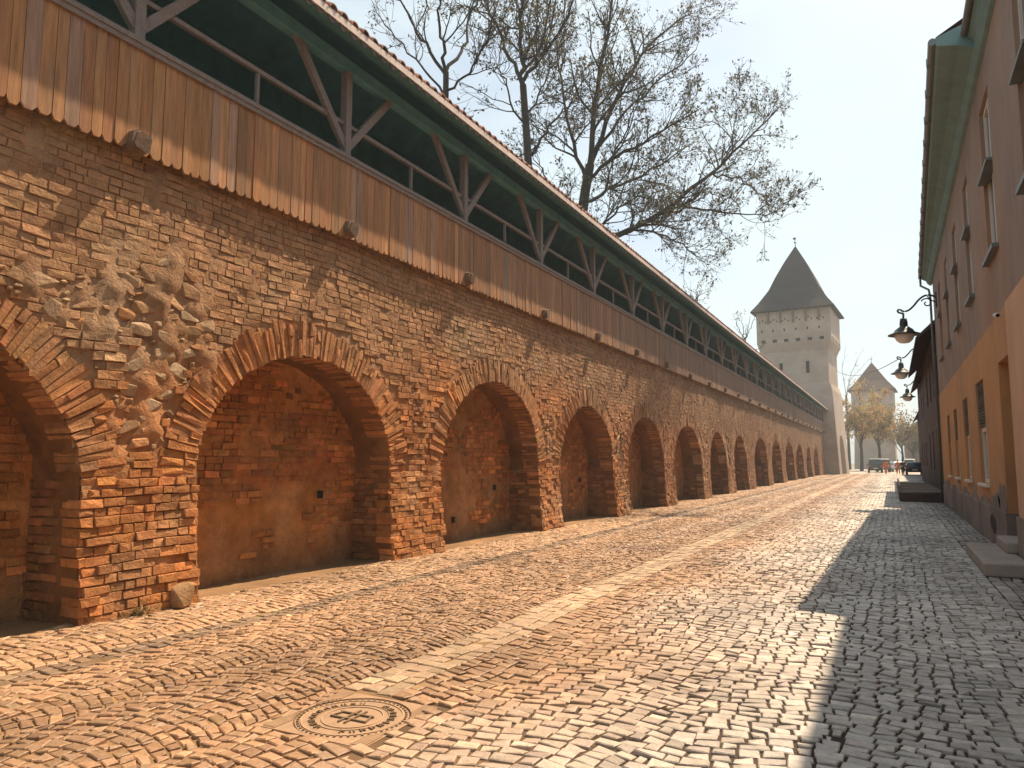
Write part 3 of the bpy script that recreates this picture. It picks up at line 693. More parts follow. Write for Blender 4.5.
# ------------------------------------------------------------------ walls with openings, general
def wall_openings(mb, x, yr, zr, ops, depth, c=(1, 1, 1), jamb_c=None):
    """wall facing -X at x with rectangular openings (y0,y1,z0,z1) and reveals of given depth"""
    ysb = sorted({yr[0], yr[1], *[o[0] for o in ops], *[o[1] for o in ops]}); zsb = sorted({zr[0], zr[1], *[o[2] for o in ops], *[o[3] for o in ops]})
    ysb = [v for v in ysb if yr[0] <= v <= yr[1]]; zsb = [v for v in zsb if zr[0] <= v <= zr[1]]
    for i in range(len(ysb)-1):
        for j in range(len(zsb)-1):
            ym, zm = (ysb[i]+ysb[i+1])/2, (zsb[j]+zsb[j+1])/2
            if any(o[0] < ym < o[1] and o[2] < zm < o[3] for o in ops): continue
            mb.add([[x, ysb[i], zsb[j]], [x, ysb[i], zsb[j+1]], [x, ysb[i+1], zsb[j+1]], [x, ysb[i+1], zsb[j]]], [[[0, 1, 2, 3]]], c)
    for o in ops:
        y0, y1, z0, z1 = o; z0 = max(z0, zr[0]); z1 = min(z1, zr[1])
        if z0 >= z1: continue
        mb.add([[x, y0, z0], [x+depth, y0, z0], [x+depth, y0, z1], [x, y0, z1]], [[[0, 1, 2, 3]]], c)
        mb.add([[x, y1, z0], [x, y1, z1], [x+depth, y1, z1], [x+depth, y1, z0]], [[[0, 1, 2, 3]]], c)
        if z1 < zr[1]: mb.add([[x, y0, z1], [x+depth, y0, z1], [x+depth, y1, z1], [x, y1, z1]], [[[0, 1, 2, 3]]], c)
        if z0 > zr[0]: mb.add([[x, y0, z0], [x, y1, z0], [x+depth, y1, z0], [x+depth, y0, z0]], [[[0, 1, 2, 3]]], c)

# ------------------------------------------------------------------ right-hand house
HX, HY0, HY1 = 1.70, -3.0, 32.4
house = empty('town_house', 'two storey house with brown upper wall, ochre ground floor and grey plinth on the right', 'house', (HX, 15, 0))
def hb(mb, name, mat, smooth=False):
    o = mb.build(name, mat, house, smooth); o.location = (-HX, -15, 0); return o
low_w = [(17.45, 18.95, 1.14, 3.26), (21.05, 22.35, 1.14, 3.16), (24.45, 25.65, 1.14, 3.1), (27.45, 28.6, 1.14, 3.08)]
door_o = (13.66, 15.03, -0.05, 3.27)
upw = [(10.25, 11.35, 5.15, 7.95), (14.15, 15.45, 5.15, 7.9), (18.15, 19.2, 5.12, 7.75), (21.55, 22.65, 5.1, 7.7), (25.0, 26.1, 5.1, 7.7), (28.4, 29.5, 5.1, 7.7)]
m1 = MB(); wall_openings(m1, HX, (13.64, HY1), (0.72, 4.05), low_w+[door_o], 0.24); hb(m1, 'ochre_wall', M_render_o)
m1 = MB(); wall_openings(m1, HX-0.02, (HY0, 13.64), (0.75, 4.06), [], 0.2)
m1.add([[HX-0.02, 13.64, 0.75], [HX-0.02, 13.64, 4.06], [HX+0.24, 13.64, 4.06], [HX+0.24, 13.64, 0.75]], [[[0, 1, 2, 3]]]); hb(m1, 'peach_wall', M_render_p)
m1 = MB(); wall_openings(m1, HX+0.015, (HY0, HY1), (4.05, 8.55), upw, 0.22)
m1.box((HX+0.5, HY0, 0.0), (HX+7, HY1-0.01, 8.5)); m1.add([[HX+0.015, HY1, 0], [HX+7, HY1, 0], [HX+7, HY1, 8.6], [HX+0.015, HY1, 8.6]], [[[0, 1, 2, 3]]])
hb(m1, 'upper_wall', M_render_m)
m1 = MB(); wall_openings(m1, HX-0.035, (13.66, HY1), (-0.05, 0.72), [door_o], 0.3)
m1.add([[HX-0.035, 15.03, 0.72], [HX-0.035, HY1, 0.72], [HX+0.02, HY1, 0.745], [HX+0.02, 15.03, 0.745]], [[[0, 1, 2, 3]]])
m1.box((HX-0.06, HY0, -0.05), (HX+0.2, 13.63, 0.76)); hb(m1, 'plinth', M_plinth)
m1 = MB(); m1.box((HX+0.24, 13.5, 0.36), (HX+0.30, 15.2, 3.4), (1, 1, 1)); 
dr = hb(m1, 'door', material('brown_door', (0.16, 0.075, 0.03), 0.7, 0.004, 8, 0.25, 3))
m1 = MB(); m1.box((HX+0.2, 13.75, 1.35), (HX+0.238, 13.79, 1.5)); h_ = m1.build('handle', M_metal, dr)
for y0, y1, z0, z1 in low_w:
    zm = z0+(z1-z0)*0.54; xx = HX+0.10
    m1 = MB()
    for a_, b_ in ((y0, y0+0.07), (y1-0.07, y1), ((y0+y1)/2-0.035, (y0+y1)/2+0.035)): m1.box((xx-0.03, a_+0.002, z0+0.002), (xx+0.05, b_-0.002, zm))
    m1.box((xx-0.032, y0+0.002, z0+0.003), (xx+0.045, y1-0.002, z0+0.08)); m1.box((xx-0.033, y0+0.002, zm-0.07), (xx+0.046, y1-0.002, zm+0.02))
    wf = hb(m1, 'window', M_white)
    g = MB(); g.box((xx+0.02, y0+0.003, z0+0.01), (xx+0.03, y1-0.003, zm-0.01)); g.build('pane', M_glass, wf)
    g = MB(); g.box((xx-0.055, y0+0.003, zm+0.02), (xx-0.02, y1-0.003, z1-0.003))
    for k in range(14):
        zz = zm+0.05+k*(z1-zm-0.08)/14; g.box((xx-0.075, y0+0.05, zz), (xx-0.05, y1-0.05, zz+0.03))
    g.build('shutter', M_shutter, wf)
    g = MB(); g.box((HX-0.07, y0-0.05, z0-0.06), (HX+0.1, y1+0.05, z0-0.002)); g.build('sill', M_white, wf)
for y0, y1, z0, z1 in upw:
    xx = HX+0.10; zm = 6.62
    m1 = MB()
    for a_, b_ in ((y0, y0+0.06), (y1-0.06, y1), ((y0+y1)/2-0.03, (y0+y1)/2+0.03)): m1.box((xx-0.02, a_+0.002, z0+0.002), (xx+0.05, b_-0.002, z1-0.002))
    m1.box((xx-0.022, y0+0.002, z1-0.07), (xx+0.045, y1-0.002, z1-0.003)); m1.box((xx-0.023, y0+0.002, z0+0.003), (xx+0.046, y1-0.002, z0+0.08))
    m1.box((xx-0.025, y0+0.002, zm), (xx+0.046, y1-0.002, zm+0.07))
    wf = hb(m1, 'window', M_white)
    g = MB(); g.box((xx+0.02, y0+0.003, z0+0.01), (xx+0.03, y1-0.003, z1-0.01)); g.build('pane', M_glass, wf)
    g = MB(); g.box((HX-0.085, y0-0.08, z0-0.07), (HX+0.1, y1+0.08, z0-0.002)); g.build('sill', M_zinc, wf)
    g = MB(); g.box((HX-0.08, y0-0.02, zm-0.05), (HX+0.09, y1+0.02, zm-0.003)); g.build('ledge', M_zinc, wf)
# patches of grey cement and lost paint along the plinth, each with a ragged outline
pm_ = MB()
for k, (yc, zc_, ry_, rz_) in enumerate([(15.6, 0.80, 0.55, 0.42), (16.6, 0.78, 0.7, 0.22), (18.4, 0.74, 0.9, 0.16), (20.4, 0.80, 0.6, 0.26), (22.9, 0.76, 0.9, 0.17), (25.0, 0.82, 0.5, 0.25), (27.0, 0.75, 0.9, 0.14), (29.5, 0.8, 0.7, 0.2), (31.3, 0.76, 0.8, 0.16)]):
    a_ = np.linspace(0, 2*math.pi, 26, endpoint=False); r_ = 1+0.16*np.sin(3*a_+k)+0.10*np.sin(7*a_+2*k)+0.07*rng.normal(size=26)
    yy_ = np.clip(yc+ry_*r_*np.cos(a_), 15.05, HY1-0.05); zz_ = np.maximum(zc_+rz_*r_*np.sin(a_), 0.735)
    n_ = len(a_); pm_.add(np.r_[np.c_[np.full(n_, HX-0.010), yy_, zz_], np.c_[np.full(n_, HX+0.002), yy_, zz_]], [[list(range(n_))[::-1]], [[i, (i+1) % n_, n_+(i+1) % n_, n_+i] for i in range(n_)]])
po_ = hb(pm_, 'cement_patches', M_plinth)
pm_ = MB(); a_ = np.linspace(0, 2*math.pi, 18, endpoint=False); r_ = 1+0.2*np.sin(2*a_+1)+0.08*rng.normal(size=18)
pm_.add(np.c_[np.full(18, HX-0.0385), 16.9+0.42*r_*np.cos(a_), 0.42+0.2*r_*np.sin(a_)], [[list(range(18))[::-1]]])
hb(pm_, 'plinth_hole', material('dark_broken_plinth', (0.05, 0.042, 0.038), 0.95, 0.02, 20, 0.4, 6))
# coved eaves, gutter and roof
def ex(y):
    return 1.47 if y < 14.2 else 1.0+0.0195*(y-14.28)
ec = MB(); ysv = [HY0, 14.18, 14.2, HY1+0.9]
def cove(ya, yb_):
    prof = lambda X_: [(HX+0.012, 8.50), (HX-0.05, 8.52), (HX-0.13, 8.60), ((HX+X_)/2, 8.70), (X_+0.06, 8.76), (X_+0.02, 8.78), (X_+0.02, 8.92), (HX+0.4, 9.3)]
    pa, pb = prof(ex(ya)), prof(ex(yb_)); k = len(pa)
    ec.add([(x, ya, z) for x, z in pa]+[(x, yb_, z) for x, z in pb], [[[i, i+1, k+i+1, k+i] for i in range(k-1)], [list(range(k))], [[k+i for i in range(k)][::-1]]])
cove(HY0, 14.195); cove(14.2, HY1+0.75); hb(ec, 'eaves', M_soffit)
gt = MB()
pa = np.array([(ex(y)-0.03, y, 8.87) for y in np.linspace(14.22, HY1+0.8, 14)]); gt.tube(pa, 0.07, 8)
pa = np.array([(ex(1)-0.03, y, 8.85) for y in np.linspace(HY0, 14.15, 6)]); gt.tube(pa, 0.06, 8)
for y in np.arange(15, HY1, 1.3): gt.box((ex(y)-0.11, y-0.02, 8.79), (ex(y)+0.03, y+0.02, 8.955))
hb(gt, 'gutter', M_zinc)
dp_ = MB(); dp_.tube([(ex(32)-0.02, HY1+0.35, 8.8), (ex(32)-0.02, HY1+0.35, 8.45), (HX-0.12, HY1+0.02, 8.2), (HX-0.09, HY1-0.12, 7.9), (HX-0.09, HY1-0.12, 0.05)], 0.042, 8); hb(dp_, 'downpipe', M_zinc, True)
r2 = MB()
for ya, yb_ in ((HY0, 14.19), (14.2, HY1+0.7)):
    xa, xb2 = ex(ya)+0.02, ex(yb_)+0.02
    r2.add([[xa, ya, 8.93], [xb2, yb_, 8.93], [HX+4, yb_, 11.6], [HX+4, ya, 11.6], [HX+9, yb_, 8.9], [HX+9, ya, 8.9]], [[[0, 1, 2, 3], [3, 2, 4, 5]]], (0.2, 0.1, 0.07))
hb(r2, 'roof', M_tile)
st = MB(); st.box((1.07, 12.35, 0.0), (1.63, 15.35, 0.19)); 
s1 = hb(st, 'step', M_stone); s1.data.materials[0] = material('worn_step_stone', (0.34, 0.29, 0.25), 0.9, 0.01, 12, 0.25, 3)
st = MB(); st.box((1.50, 13.70, 0.19), (2.0, 15.0, 0.36)); s2 = hb(st, 'step', s1.data.materials[0])
for s_ in (s1, s2):
    bv = s_.modifiers.new('bevel', 'BEVEL'); bv.width = 0.025; bv.segments = 2
# security camera
sc_ = empty('security_camera', 'small white security camera fixed to the house wall at the ochre paint edge', 'camera', (HX-0.02, 14.0, 3.93))
m1 = MB(); m1.tube([(0, 0, 0), (-0.07, -0.02, 0.0)], 0.014, 8); m1.build('bracket', M_white, sc_)
m1 = MB(); m1.tube([(-0.07, -0.13, -0.02), (-0.075, -0.10, -0.01), (-0.085, 0.04, 0.01)], [0.036, 0.04, 0.036], 12); m1.build('body', M_white, sc_, True)
m1 = MB(); m1.tube([(-0.0698, -0.137, -0.021), (-0.07, -0.128, -0.02)], 0.03, 12); m1.build('lens', M_dark, sc_)

# ------------------------------------------------------------------ dark second house and the ones beyond
def simple_house(name, label, x0, x1, y0, y1, zt, ridge, eave_o, mat, rmat, wins, zc=0.0):
    h = empty(name, label, 'house', (x0, (y0+y1)/2, 0)); off = (-x0, -(y0+y1)/2, 0)
    def put(mb, nm, mt, par=None):
        o = mb.build(nm, mt, par or h)
        if par is None: o.location = off
        return o
    m = MB(); wall_openings(m, x0, (y0, y1), (-0.05, zt), wins, 0.2)
    m.box((x0+0.35, y0+0.01, -0.05), (x1, y1-0.01, zt-0.01))
    for yy, s_ in ((y0, -1), (y1, 1)):
        m.add([[x0, yy, -0.05], [x1, yy, -0.05], [x1, yy, zt], [(x0+x1)/2, yy, ridge-0.1], [x0, yy, zt]], [[[0, 1, 2, 3, 4]]])
    put(m, 'wall', mat)
    r = MB(); zl = zt-eave_o*(ridge-zt)/((x1-x0)/2)
    V = []
    for yy in (y0-0.35, y1+0.35):
        V += [[x0-eave_o, yy, zl+0.02], [(x0+x1)/2, yy, ridge+0.02], [x1+eave_o, yy, zl+0.02], [x1+eave_o, yy, zl+0.16], [(x0+x1)/2, yy, ridge+0.17], [x0-eave_o, yy, zl+0.16]]
    r.add(V, [[[0, 1, 4, 5], [1, 2, 3, 4], [6, 11, 10, 7], [7, 10, 9, 8], [0, 6, 7, 1], [1, 7, 8, 2], [5, 4, 10, 11], [4, 3, 9, 10], [0, 5, 11, 6], [2, 8, 9, 3]]], (0.085, 0.06, 0.052))
    put(r, 'roof', rmat)
    for a in wins:
        g = MB(); g.box((x0+0.12, a[0]+0.002, a[2]), (x0+0.18, a[1]-0.002, a[3])); wo = put(g, 'window', M_white)
        g = MB(); g.box((x0+0.10, a[0]+0.08, a[2]+0.08), (x0+0.119, a[1]-0.08, a[3]-0.08)); g.build('pane', M_glass, wo)
    return h
gh = simple_house('town_house', 'dark sooty house with low eaves directly beyond the ochre house', 1.80, 8.5, 33.2, 47.5, 7.0, 10.2, 0.75, M_greyhouse, M_tile,
             [(36.5, 37.6, 1.2, 3.0), (40.0, 41.1, 1.2, 3.0), (43.5, 44.6, 1.2, 3.0), (36.5, 37.6, 4.4, 6.0), (40.0, 41.1, 4.4, 6.0), (43.5, 44.6, 4.4, 6.0)])
m1 = MB(); m1.box((-0.012, -6.5, 3.1), (0.0, -4.9, 4.3), (1, 1, 1)); m1.build('painted_panel', material('faded_red_panel', (0.22, 0.06, 0.05), 0.9, 0.003, 10, 0.3, 3), gh)
m1 = MB(); m1.tube([(-0.08, -6.9, 6.8), (-0.08, -6.9, 0.1)], 0.05, 8); m1.build('downpipe', M_zinc, gh)
simple_house('town_house', 'tall brown house further along the right side past the second lamp', 2.15, 9, 48.2, 70, 7.6, 10.6, 0.5, M_greyhouse, M_tile, [(y, y+1.1, z, z+1.7) for y in (50, 54, 58, 62, 66) for z in (1.2, 4.6)])
simple_house('town_house', 'grey house further along the right side past the third lamp', 2.9, 10, 71, 100, 6.5, 9.5, 0.5, M_greyhouse, M_tile, [(y, y+1.1, z, z+1.6) for y in (74, 79, 84, 89, 94) for z in (1.2, 4.2)])
simple_house('town_house', 'hazy brown house closing the view at the far end of the street', 3.0, 16, 205, 222, 9.0, 13.5, 0.5, M_render_m, M_tile, [])

# low timber platform beside the dark house
dk = empty('timber_platform', 'low dark timber platform with slatted top standing against the dark house', 'platform', (1.0, 40, 0))
m1 = MB(); m1.box((-0.80, -6.8, 0.0), (0.74, -6.74, 0.34), (0.10, 0.07, 0.055)); m1.box((-0.80, -6.74, 0.0), (-0.75, 6.9, 0.34), (0.10, 0.07, 0.055)); m1.box((-0.79, 6.9, 0), (0.74, 6.95, 0.34), (0.1, 0.07, 0.055)); m1.build('skirt', M_plank, dk)
m1 = MB(); y = -6.82
while y < 6.9:
    wdt = rng.uniform(0.13, 0.16); m1.box((-0.82+rng.normal()*0.015, y, 0.36+rng.normal()*0.01), (0.74, y+wdt, 0.40+rng.normal()*0.006), np.array([0.26, 0.20, 0.16])*math.exp(rng.normal()*0.25)); y += wdt+0.10
m1.build('slats', M_plank, dk)
m1 = MB()
for y in np.arange(-6.5, 6.8, 0.62): m1.box((-0.80, y, 0.402), (-0.74, y+0.06, 0.60), (0.3, 0.25, 0.2))
m1.box((-0.81, -6.6, 0.60), (-0.73, 6.7, 0.64), (0.30, 0.25, 0.2)); m1.build('edge_rail', M_plank, dk)

# ------------------------------------------------------------------ wall lamps
def lamp_proto(label):
    L_ = empty('wall_lamp', label, 'street lamp', (0.62, 30.5, 6.2), 0, 'wall lamps on scroll brackets')
    m = MB(); m.lathe([(0.0, 0.62), (0.11, 0.62), (0.13, 0.50), (0.14, 0.40), (0.13, 0.33), (0.20, 0.28), (0.30, 0.20), (0.36, 0.10), (0.54, 0.03), (0.55, 0.0), (0.50, -0.01), (0.34, 0.04), (0.0, 0.06)], n=28); m.build('hood', M_metal, L_, True)
    m = MB(); m.lathe([(0.33, 0.02), (0.32, -0.08), (0.27, -0.19), (0.17, -0.28), (0.0, -0.31)], n=24); m.build('globe', M_globe, L_, True)
    m = MB()
    cp = np.array([[0, 0, 0.62], [0, 0, 0.76], [0.02, 0, 0.80], [-0.06, 0, 0.83], [-0.16, 0, 0.86], [-0.18, 0, 0.94], [-0.11, 0, 0.99], [-0.05, 0, 0.93], [0.02, 0, 0.88], [0.18, 0, 0.90], [0.36, 0, 1.06], [0.52, 0, 1.28], [0.72, 0, 1.42], [0.92, 0, 1.42], [1.10, 0, 1.30]])
    t_ = np.linspace(0, len(cp)-1, 60); sm = np.stack([np.interp(t_, np.arange(len(cp)), cp[:, i]) for i in range(3)], 1)
    for _ in range(3): sm[1:-1] = (sm[:-2]+2*sm[1:-1]+sm[2:])/4
    m.tube(sm, 0.035, 8)
    a_ = np.linspace(0, 4.4*math.pi/2, 26); rr = 0.19*(1-a_/a_.max()*0.75); m.tube(np.c_[0.78-rr*np.cos(a_+0.4), 0*a_, 1.13+rr*np.sin(a_+0.4)], 0.024, 7)
    m.tube([(0.80, 0, 1.38), (0.95, 0, 1.2), (1.10, 0, 1.12)], 0.022, 7)
    m.box((1.06, -0.07, 0.95), (1.11, 0.07, 1.50)); m.build('bracket', M_metal, L_, True)
    return L_
lp = lamp_proto('nearest and largest black wall lamp on a bracket at the end of the ochre house')
lp2 = copy_tree(lp); lp2.location = (0.70, 46.5, 6.45); lp2['label'] = 'middle wall lamp on the dark house where the overhead wire ends'
lp3 = copy_tree(lp); lp3.location = (1.25, 62, 6.30); lp3['label'] = 'smallest and farthest wall lamp on the tall brown house, lowest in the photo'
# ensure lamp 2 and 3 brackets reach their walls
wr = MB(); t_ = np.linspace(0, 1, 24)[:, None]; A_ = np.array([-5.6, 97.5, 12.6]); B_ = np.array([0.62, 46.5, 7.3]); pw = A_*(1-t_)+B_*t_; pw[:, 2] -= 1.6*4*(t_*(1-t_))[:, 0]*0.5
wr.tube(pw, 0.022, 5); tag(wr.build('overhead_wire', M_metal), 'thin wire sagging across the street from the big tower to the middle lamp', 'wire')

# ------------------------------------------------------------------ towers
def ringbox(mb, levels, c=(1, 1, 1), n_sub=1, cap=True):
    """levels: list of (xmin,xmax,ymin,ymax,z)"""
    V = []
    for x0, x1, y0, y1, z in levels: V += [[x0, y0, z], [x1, y0, z], [x1, y1, z], [x0, y1, z]]
    k = len(levels); f = [[4*i+j, 4*i+(j+1) % 4, 4*(i+1)+(j+1) % 4, 4*(i+1)+j] for i in range(k-1) for j in range(4)]
    Fs = [f]
    if cap: Fs += [[[4*(k-1)+j for j in range(4)]]]
    mb.add(V, Fs, c)
tw = empty('watchtower', 'tall pale square defence tower with steep flared roof where the brick wall ends', 'tower', (-10.0, 101.5, 0), R(-3.5))
m = MB(); # main shaft, battered base
D0, D1 = -4.6, 4.6
ringbox(m, [(-4.6, 4.75, -4.75, 4.9, -0.1), (-4.2, 4.25, -4.35, 4.45, 10.2), (-4.1, 4.05, -4.25, 4.3, 11.0), (-4.05, 3.92, -4.15, 4.15, 11.05), (-4.05, 3.92, -4.15, 4.15, 15.4)], cap=False)
m.build('shaft', M_tower, tw)
m = MB(); ringbox(m, [(-4.05, 3.92, -4.15, 4.15, 15.2), (-4.25, 4.25, -4.4, 4.4, 16.0), (-4.35, 4.4, -4.5, 4.5, 16.3), (-4.35, 4.4, -4.5, 4.5, 20.4)]); us = m.build('upper_storey', M_tower, tw)
for k in range(6):
    x = -3.55+k*1.38; m = MB(); m.box((x-0.26, -4.515, 16.42), (x+0.26, -4.40, 16.80)); m.build('corbel_opening', M_slot, tw)
    y = -3.6+k*1.4; m = MB(); m.box((4.30, y-0.26, 16.42), (4.415, y+0.26, 16.80)); m.build('corbel_opening', M_slot, tw)
    m = MB(); m.box((-3.7+k*1.36-0.09, -4.52, 17.8), (-3.7+k*1.36+0.09, -4.4, 18.12)); m.build('loophole', M_slot, tw)
    for j in range(3):
        m = MB(); m.box((-4.0+k*1.36+j*0.36, -4.515, 19.0+0.25*(j % 2)), (-3.84+k*1.36+j*0.36, -4.4, 19.2+0.25*(j % 2))); m.build('brick_vent', M_slot, tw)
for k in range(5):
    m = MB(); x = -2.9+k*1.5; m.bar((x, -4.62, 18.8), (x, -4.62, 20.5), 0.20, 0.22, up=(0, 1, 0)); m.bar((x, -4.60, 19.0), (x, -4.95, 20.4), 0.16, 0.18, up=(1, 0, 0)); m.build('strut', M_beam, tw)
for xx, zz in ((1.55, 12.4), (-1.6, 12.9)):
    m = MB(); m.box((xx-0.2, -4.17, zz), (xx+0.2, -4.05, zz+1.5 if xx > 0 else zz+0.9)); m.build('window', M_dark, tw)
# archway on the street side
m = MB(); yy = np.linspace(-1, 1, 17); pr = [(-1.0+0.3, 0.0)]
ptsa = [(-2.1+0.0, 0.0), (-2.1, 2.6)]+[(-2.1*math.cos(t_), 2.6+2.2*math.sin(t_)) for t_ in np.linspace(0.15, math.pi-0.15, 13)]+[(2.1, 2.6), (2.1, 0.0)]
def xsurf(z): return 4.75-0.05*z
V = [(xsurf(z)+0.015, y-0.3, z) for y, z in ptsa]+[(xsurf(z)-0.25, y-0.3, z) for y, z in ptsa]
k = len(ptsa); m.add(V, [[list(range(k))], [[i, k+i, k+i+1, i+1] for i in range(k-1)]], (1, 1, 1)); m.build('archway', material('brown_shadowy_arch', (0.06, 0.042, 0.032), 0.9, 0, 1, 0.2, 1), tw)
m = MB(); ringbox(m, [(-4.92, 4.92, -5.05, 5.05, 20.35), (-4.96, 4.96, -5.1, 5.1, 20.5), (-4.15, 4.15, -4.25, 4.25, 21.6), (-3.6, 3.6, -3.65, 3.65, 22.5), (-3.0, 3.0, -3.0, 3.0, 23.5), (-2.2, 2.2, -2.2, 2.2, 25.4), (-1.2, 1.2, -1.2, 1.2, 27.5), (-0.08, 0.08, -0.08, 0.08, 29.6)])
m.add([[-4.92, -5.05, 20.35], [4.92, -5.05, 20.35], [4.92, 5.05, 20.35], [-4.92, 5.05, 20.35]], [[[3, 2, 1, 0]]])
ro = m.build('roof', M_troof, tw)
m = MB(); m.tube([(0, 0, 29.4), (0, 0, 30.9)], 0.05, 6); m.lathe([(0.0, 30.05), (0.2, 30.2), (0.0, 30.4)], n=10); m.box((-0.25, -0.02, 30.6), (0.1, 0.02, 30.85)); m.build('finial', M_metal, ro)
tw2 = empty('watchtower', 'second smaller tower with brown pyramid roof, half hidden by the far trees', 'tower', (-2.9, 173.5, 0), R(-3))
m = MB(); ringbox(m, [(-3.9, 3.9, -3.9, 3.9, -0.1), (-3.55, 3.55, -3.6, 3.6, 9), (-3.5, 3.5, -3.5, 3.5, 11.8), (-3.9, 3.9, -3.9, 3.9, 12.5), (-3.9, 3.9, -3.9, 3.9, 16.3)]); m.build('shaft', M_tower, tw2)
m = MB(); ringbox(m, [(-4.5, 4.5, -4.5, 4.5, 16.1), (-4.5, 4.5, -4.5, 4.5, 16.25), (-2.9, 2.9, -2.9, 2.9, 18.2), (-0.05, 0.05, -0.05, 0.05, 22.4)]); m.add([[-4.5, -4.5, 16.1], [4.5, -4.5, 16.1], [4.5, 4.5, 16.1], [-4.5, 4.5, 16.1]], [[[3, 2, 1, 0]]]); r_ = m.build('roof', M_troof2, tw2)
m = MB(); m.tube([(0, 0, 22.3), (0, 0, 23.3)], 0.05, 6); m.box((-0.2, -0.03, 23.0), (0.2, 0.03, 23.1)); m.build('finial', M_metal, r_)

# ------------------------------------------------------------------ trees
def tubes(P, Rr, n):
    """P (m,k,3) polylines, Rr (m,k)"""
    m, k, _ = P.shape; T = np.gradient(P, axis=1); T /= np.linalg.norm(T, axis=2, keepdims=True)+1e-9
    ref = np.array([0.31, 0.22, 0.92]); A = np.cross(T, ref); A /= np.linalg.norm(A, axis=2, keepdims=True)+1e-9; B = np.cross(T, A)
    th = np.arange(n)*2*math.pi/n
    V = P[:, :, None]+Rr[:, :, None, None]*(A[:, :, None]*np.cos(th)[:, None]+B[:, :, None]*np.sin(th)[:, None])
    ii = np.arange(m*k*n).reshape(m, k, n); nxt = np.roll(ii, -1, 2)
    q = np.stack([ii[:, :-1], nxt[:, :-1], nxt[:, 1:], ii[:, 1:]], -1).reshape(-1, 4)
    return V.reshape(-1, 3), q
def resample(pts, k):
    pts = np.asarray(pts, float); s = np.r_[0, np.cumsum(np.linalg.norm(np.diff(pts, axis=0), axis=1))]
    t = np.linspace(0, s[-1], k); o = np.stack([np.interp(t, s, pts[:, i]) for i in range(3)], 1)
    for _ in range(2): o[1:-1] = (o[:-2]+2*o[1:-1]+o[2:])/4
    return o
def spawn(P, Rr, per_len, L0, L1, ang, k, rfac, tmin=0.15, up=0.25, wig=0.16):
    """children of the polylines P; count follows length"""
    m, kk, _ = P.shape; seg = np.linalg.norm(np.diff(P, axis=1), axis=2).sum(1)
    cnt = rng.poisson(seg*per_len*(1-tmin)); par = np.repeat(np.arange(m), cnt); N = len(par)
    t = rng.uniform(tmin, 1.0, N)*(kk-1); i0 = np.minimum(t.astype(int), kk-2); f = (t-i0)[:, None]
    p = P[par, i0]*(1-f)+P[par, i0+1]*f; r = Rr[par, i0]*(1-f[:, 0])+Rr[par, i0+1]*f[:, 0]
    d = P[par, i0+1]-P[par, i0]; d /= np.linalg.norm(d, axis=1, keepdims=True)+1e-9
    rd = rng.normal(size=(N, 3)); rd -= (rd*d).sum(1, keepdims=True)*d; rd /= np.linalg.norm(rd, axis=1, keepdims=True)
    a = np.clip(rng.normal(ang, 0.22, N), 0.25, 1.4)[:, None]; d = d*np.cos(a)+rd*np.sin(a)
    L = rng.uniform(L0, L1, N)*(1-0.45*t/(kk-1)); r0 = np.minimum(r*rfac, L*0.022+0.004)
    out = np.zeros((N, k, 3)); out[:, 0] = p; cur = d
    for j in range(1, k):
        cur = cur+rng.normal(size=(N, 3))*wig+np.array([0, 0, up*0.3]); cur /= np.linalg.norm(cur, axis=1, keepdims=True)
        out[:, j] = out[:, j-1]+cur*(L/(k-1))[:, None]
    R2 = r0[:, None]*np.linspace(1, 0.35, k)[None]
    return out, R2
def leaf_quads(P, n_per, size, spread, c, cval):
    m, k, _ = P.shape; N = m*n_per; par = np.repeat(np.arange(m), n_per); t = rng.integers(1, k, N)
    p = P[par, t]+rng.normal(size=(N, 3))*spread
    a = rng.normal(size=(N, 3)); a /= np.linalg.norm(a, axis=1, keepdims=True); b = np.cross(a, rng.normal(size=(N, 3))); b /= np.linalg.norm(b, axis=1, keepdims=True)
    s = (size*rng.uniform(0.5, 1.3, N))[:, None]
    V = np.stack([p-a*s, p+b*s*0.5, p+a*s, p-b*s*0.5], 1).reshape(-1, 3); q = np.arange(N*4).reshape(N, 4)
    C = np.repeat(jitter_col(c, N, cval, 0.12), 4, 0)
    return V, q, C
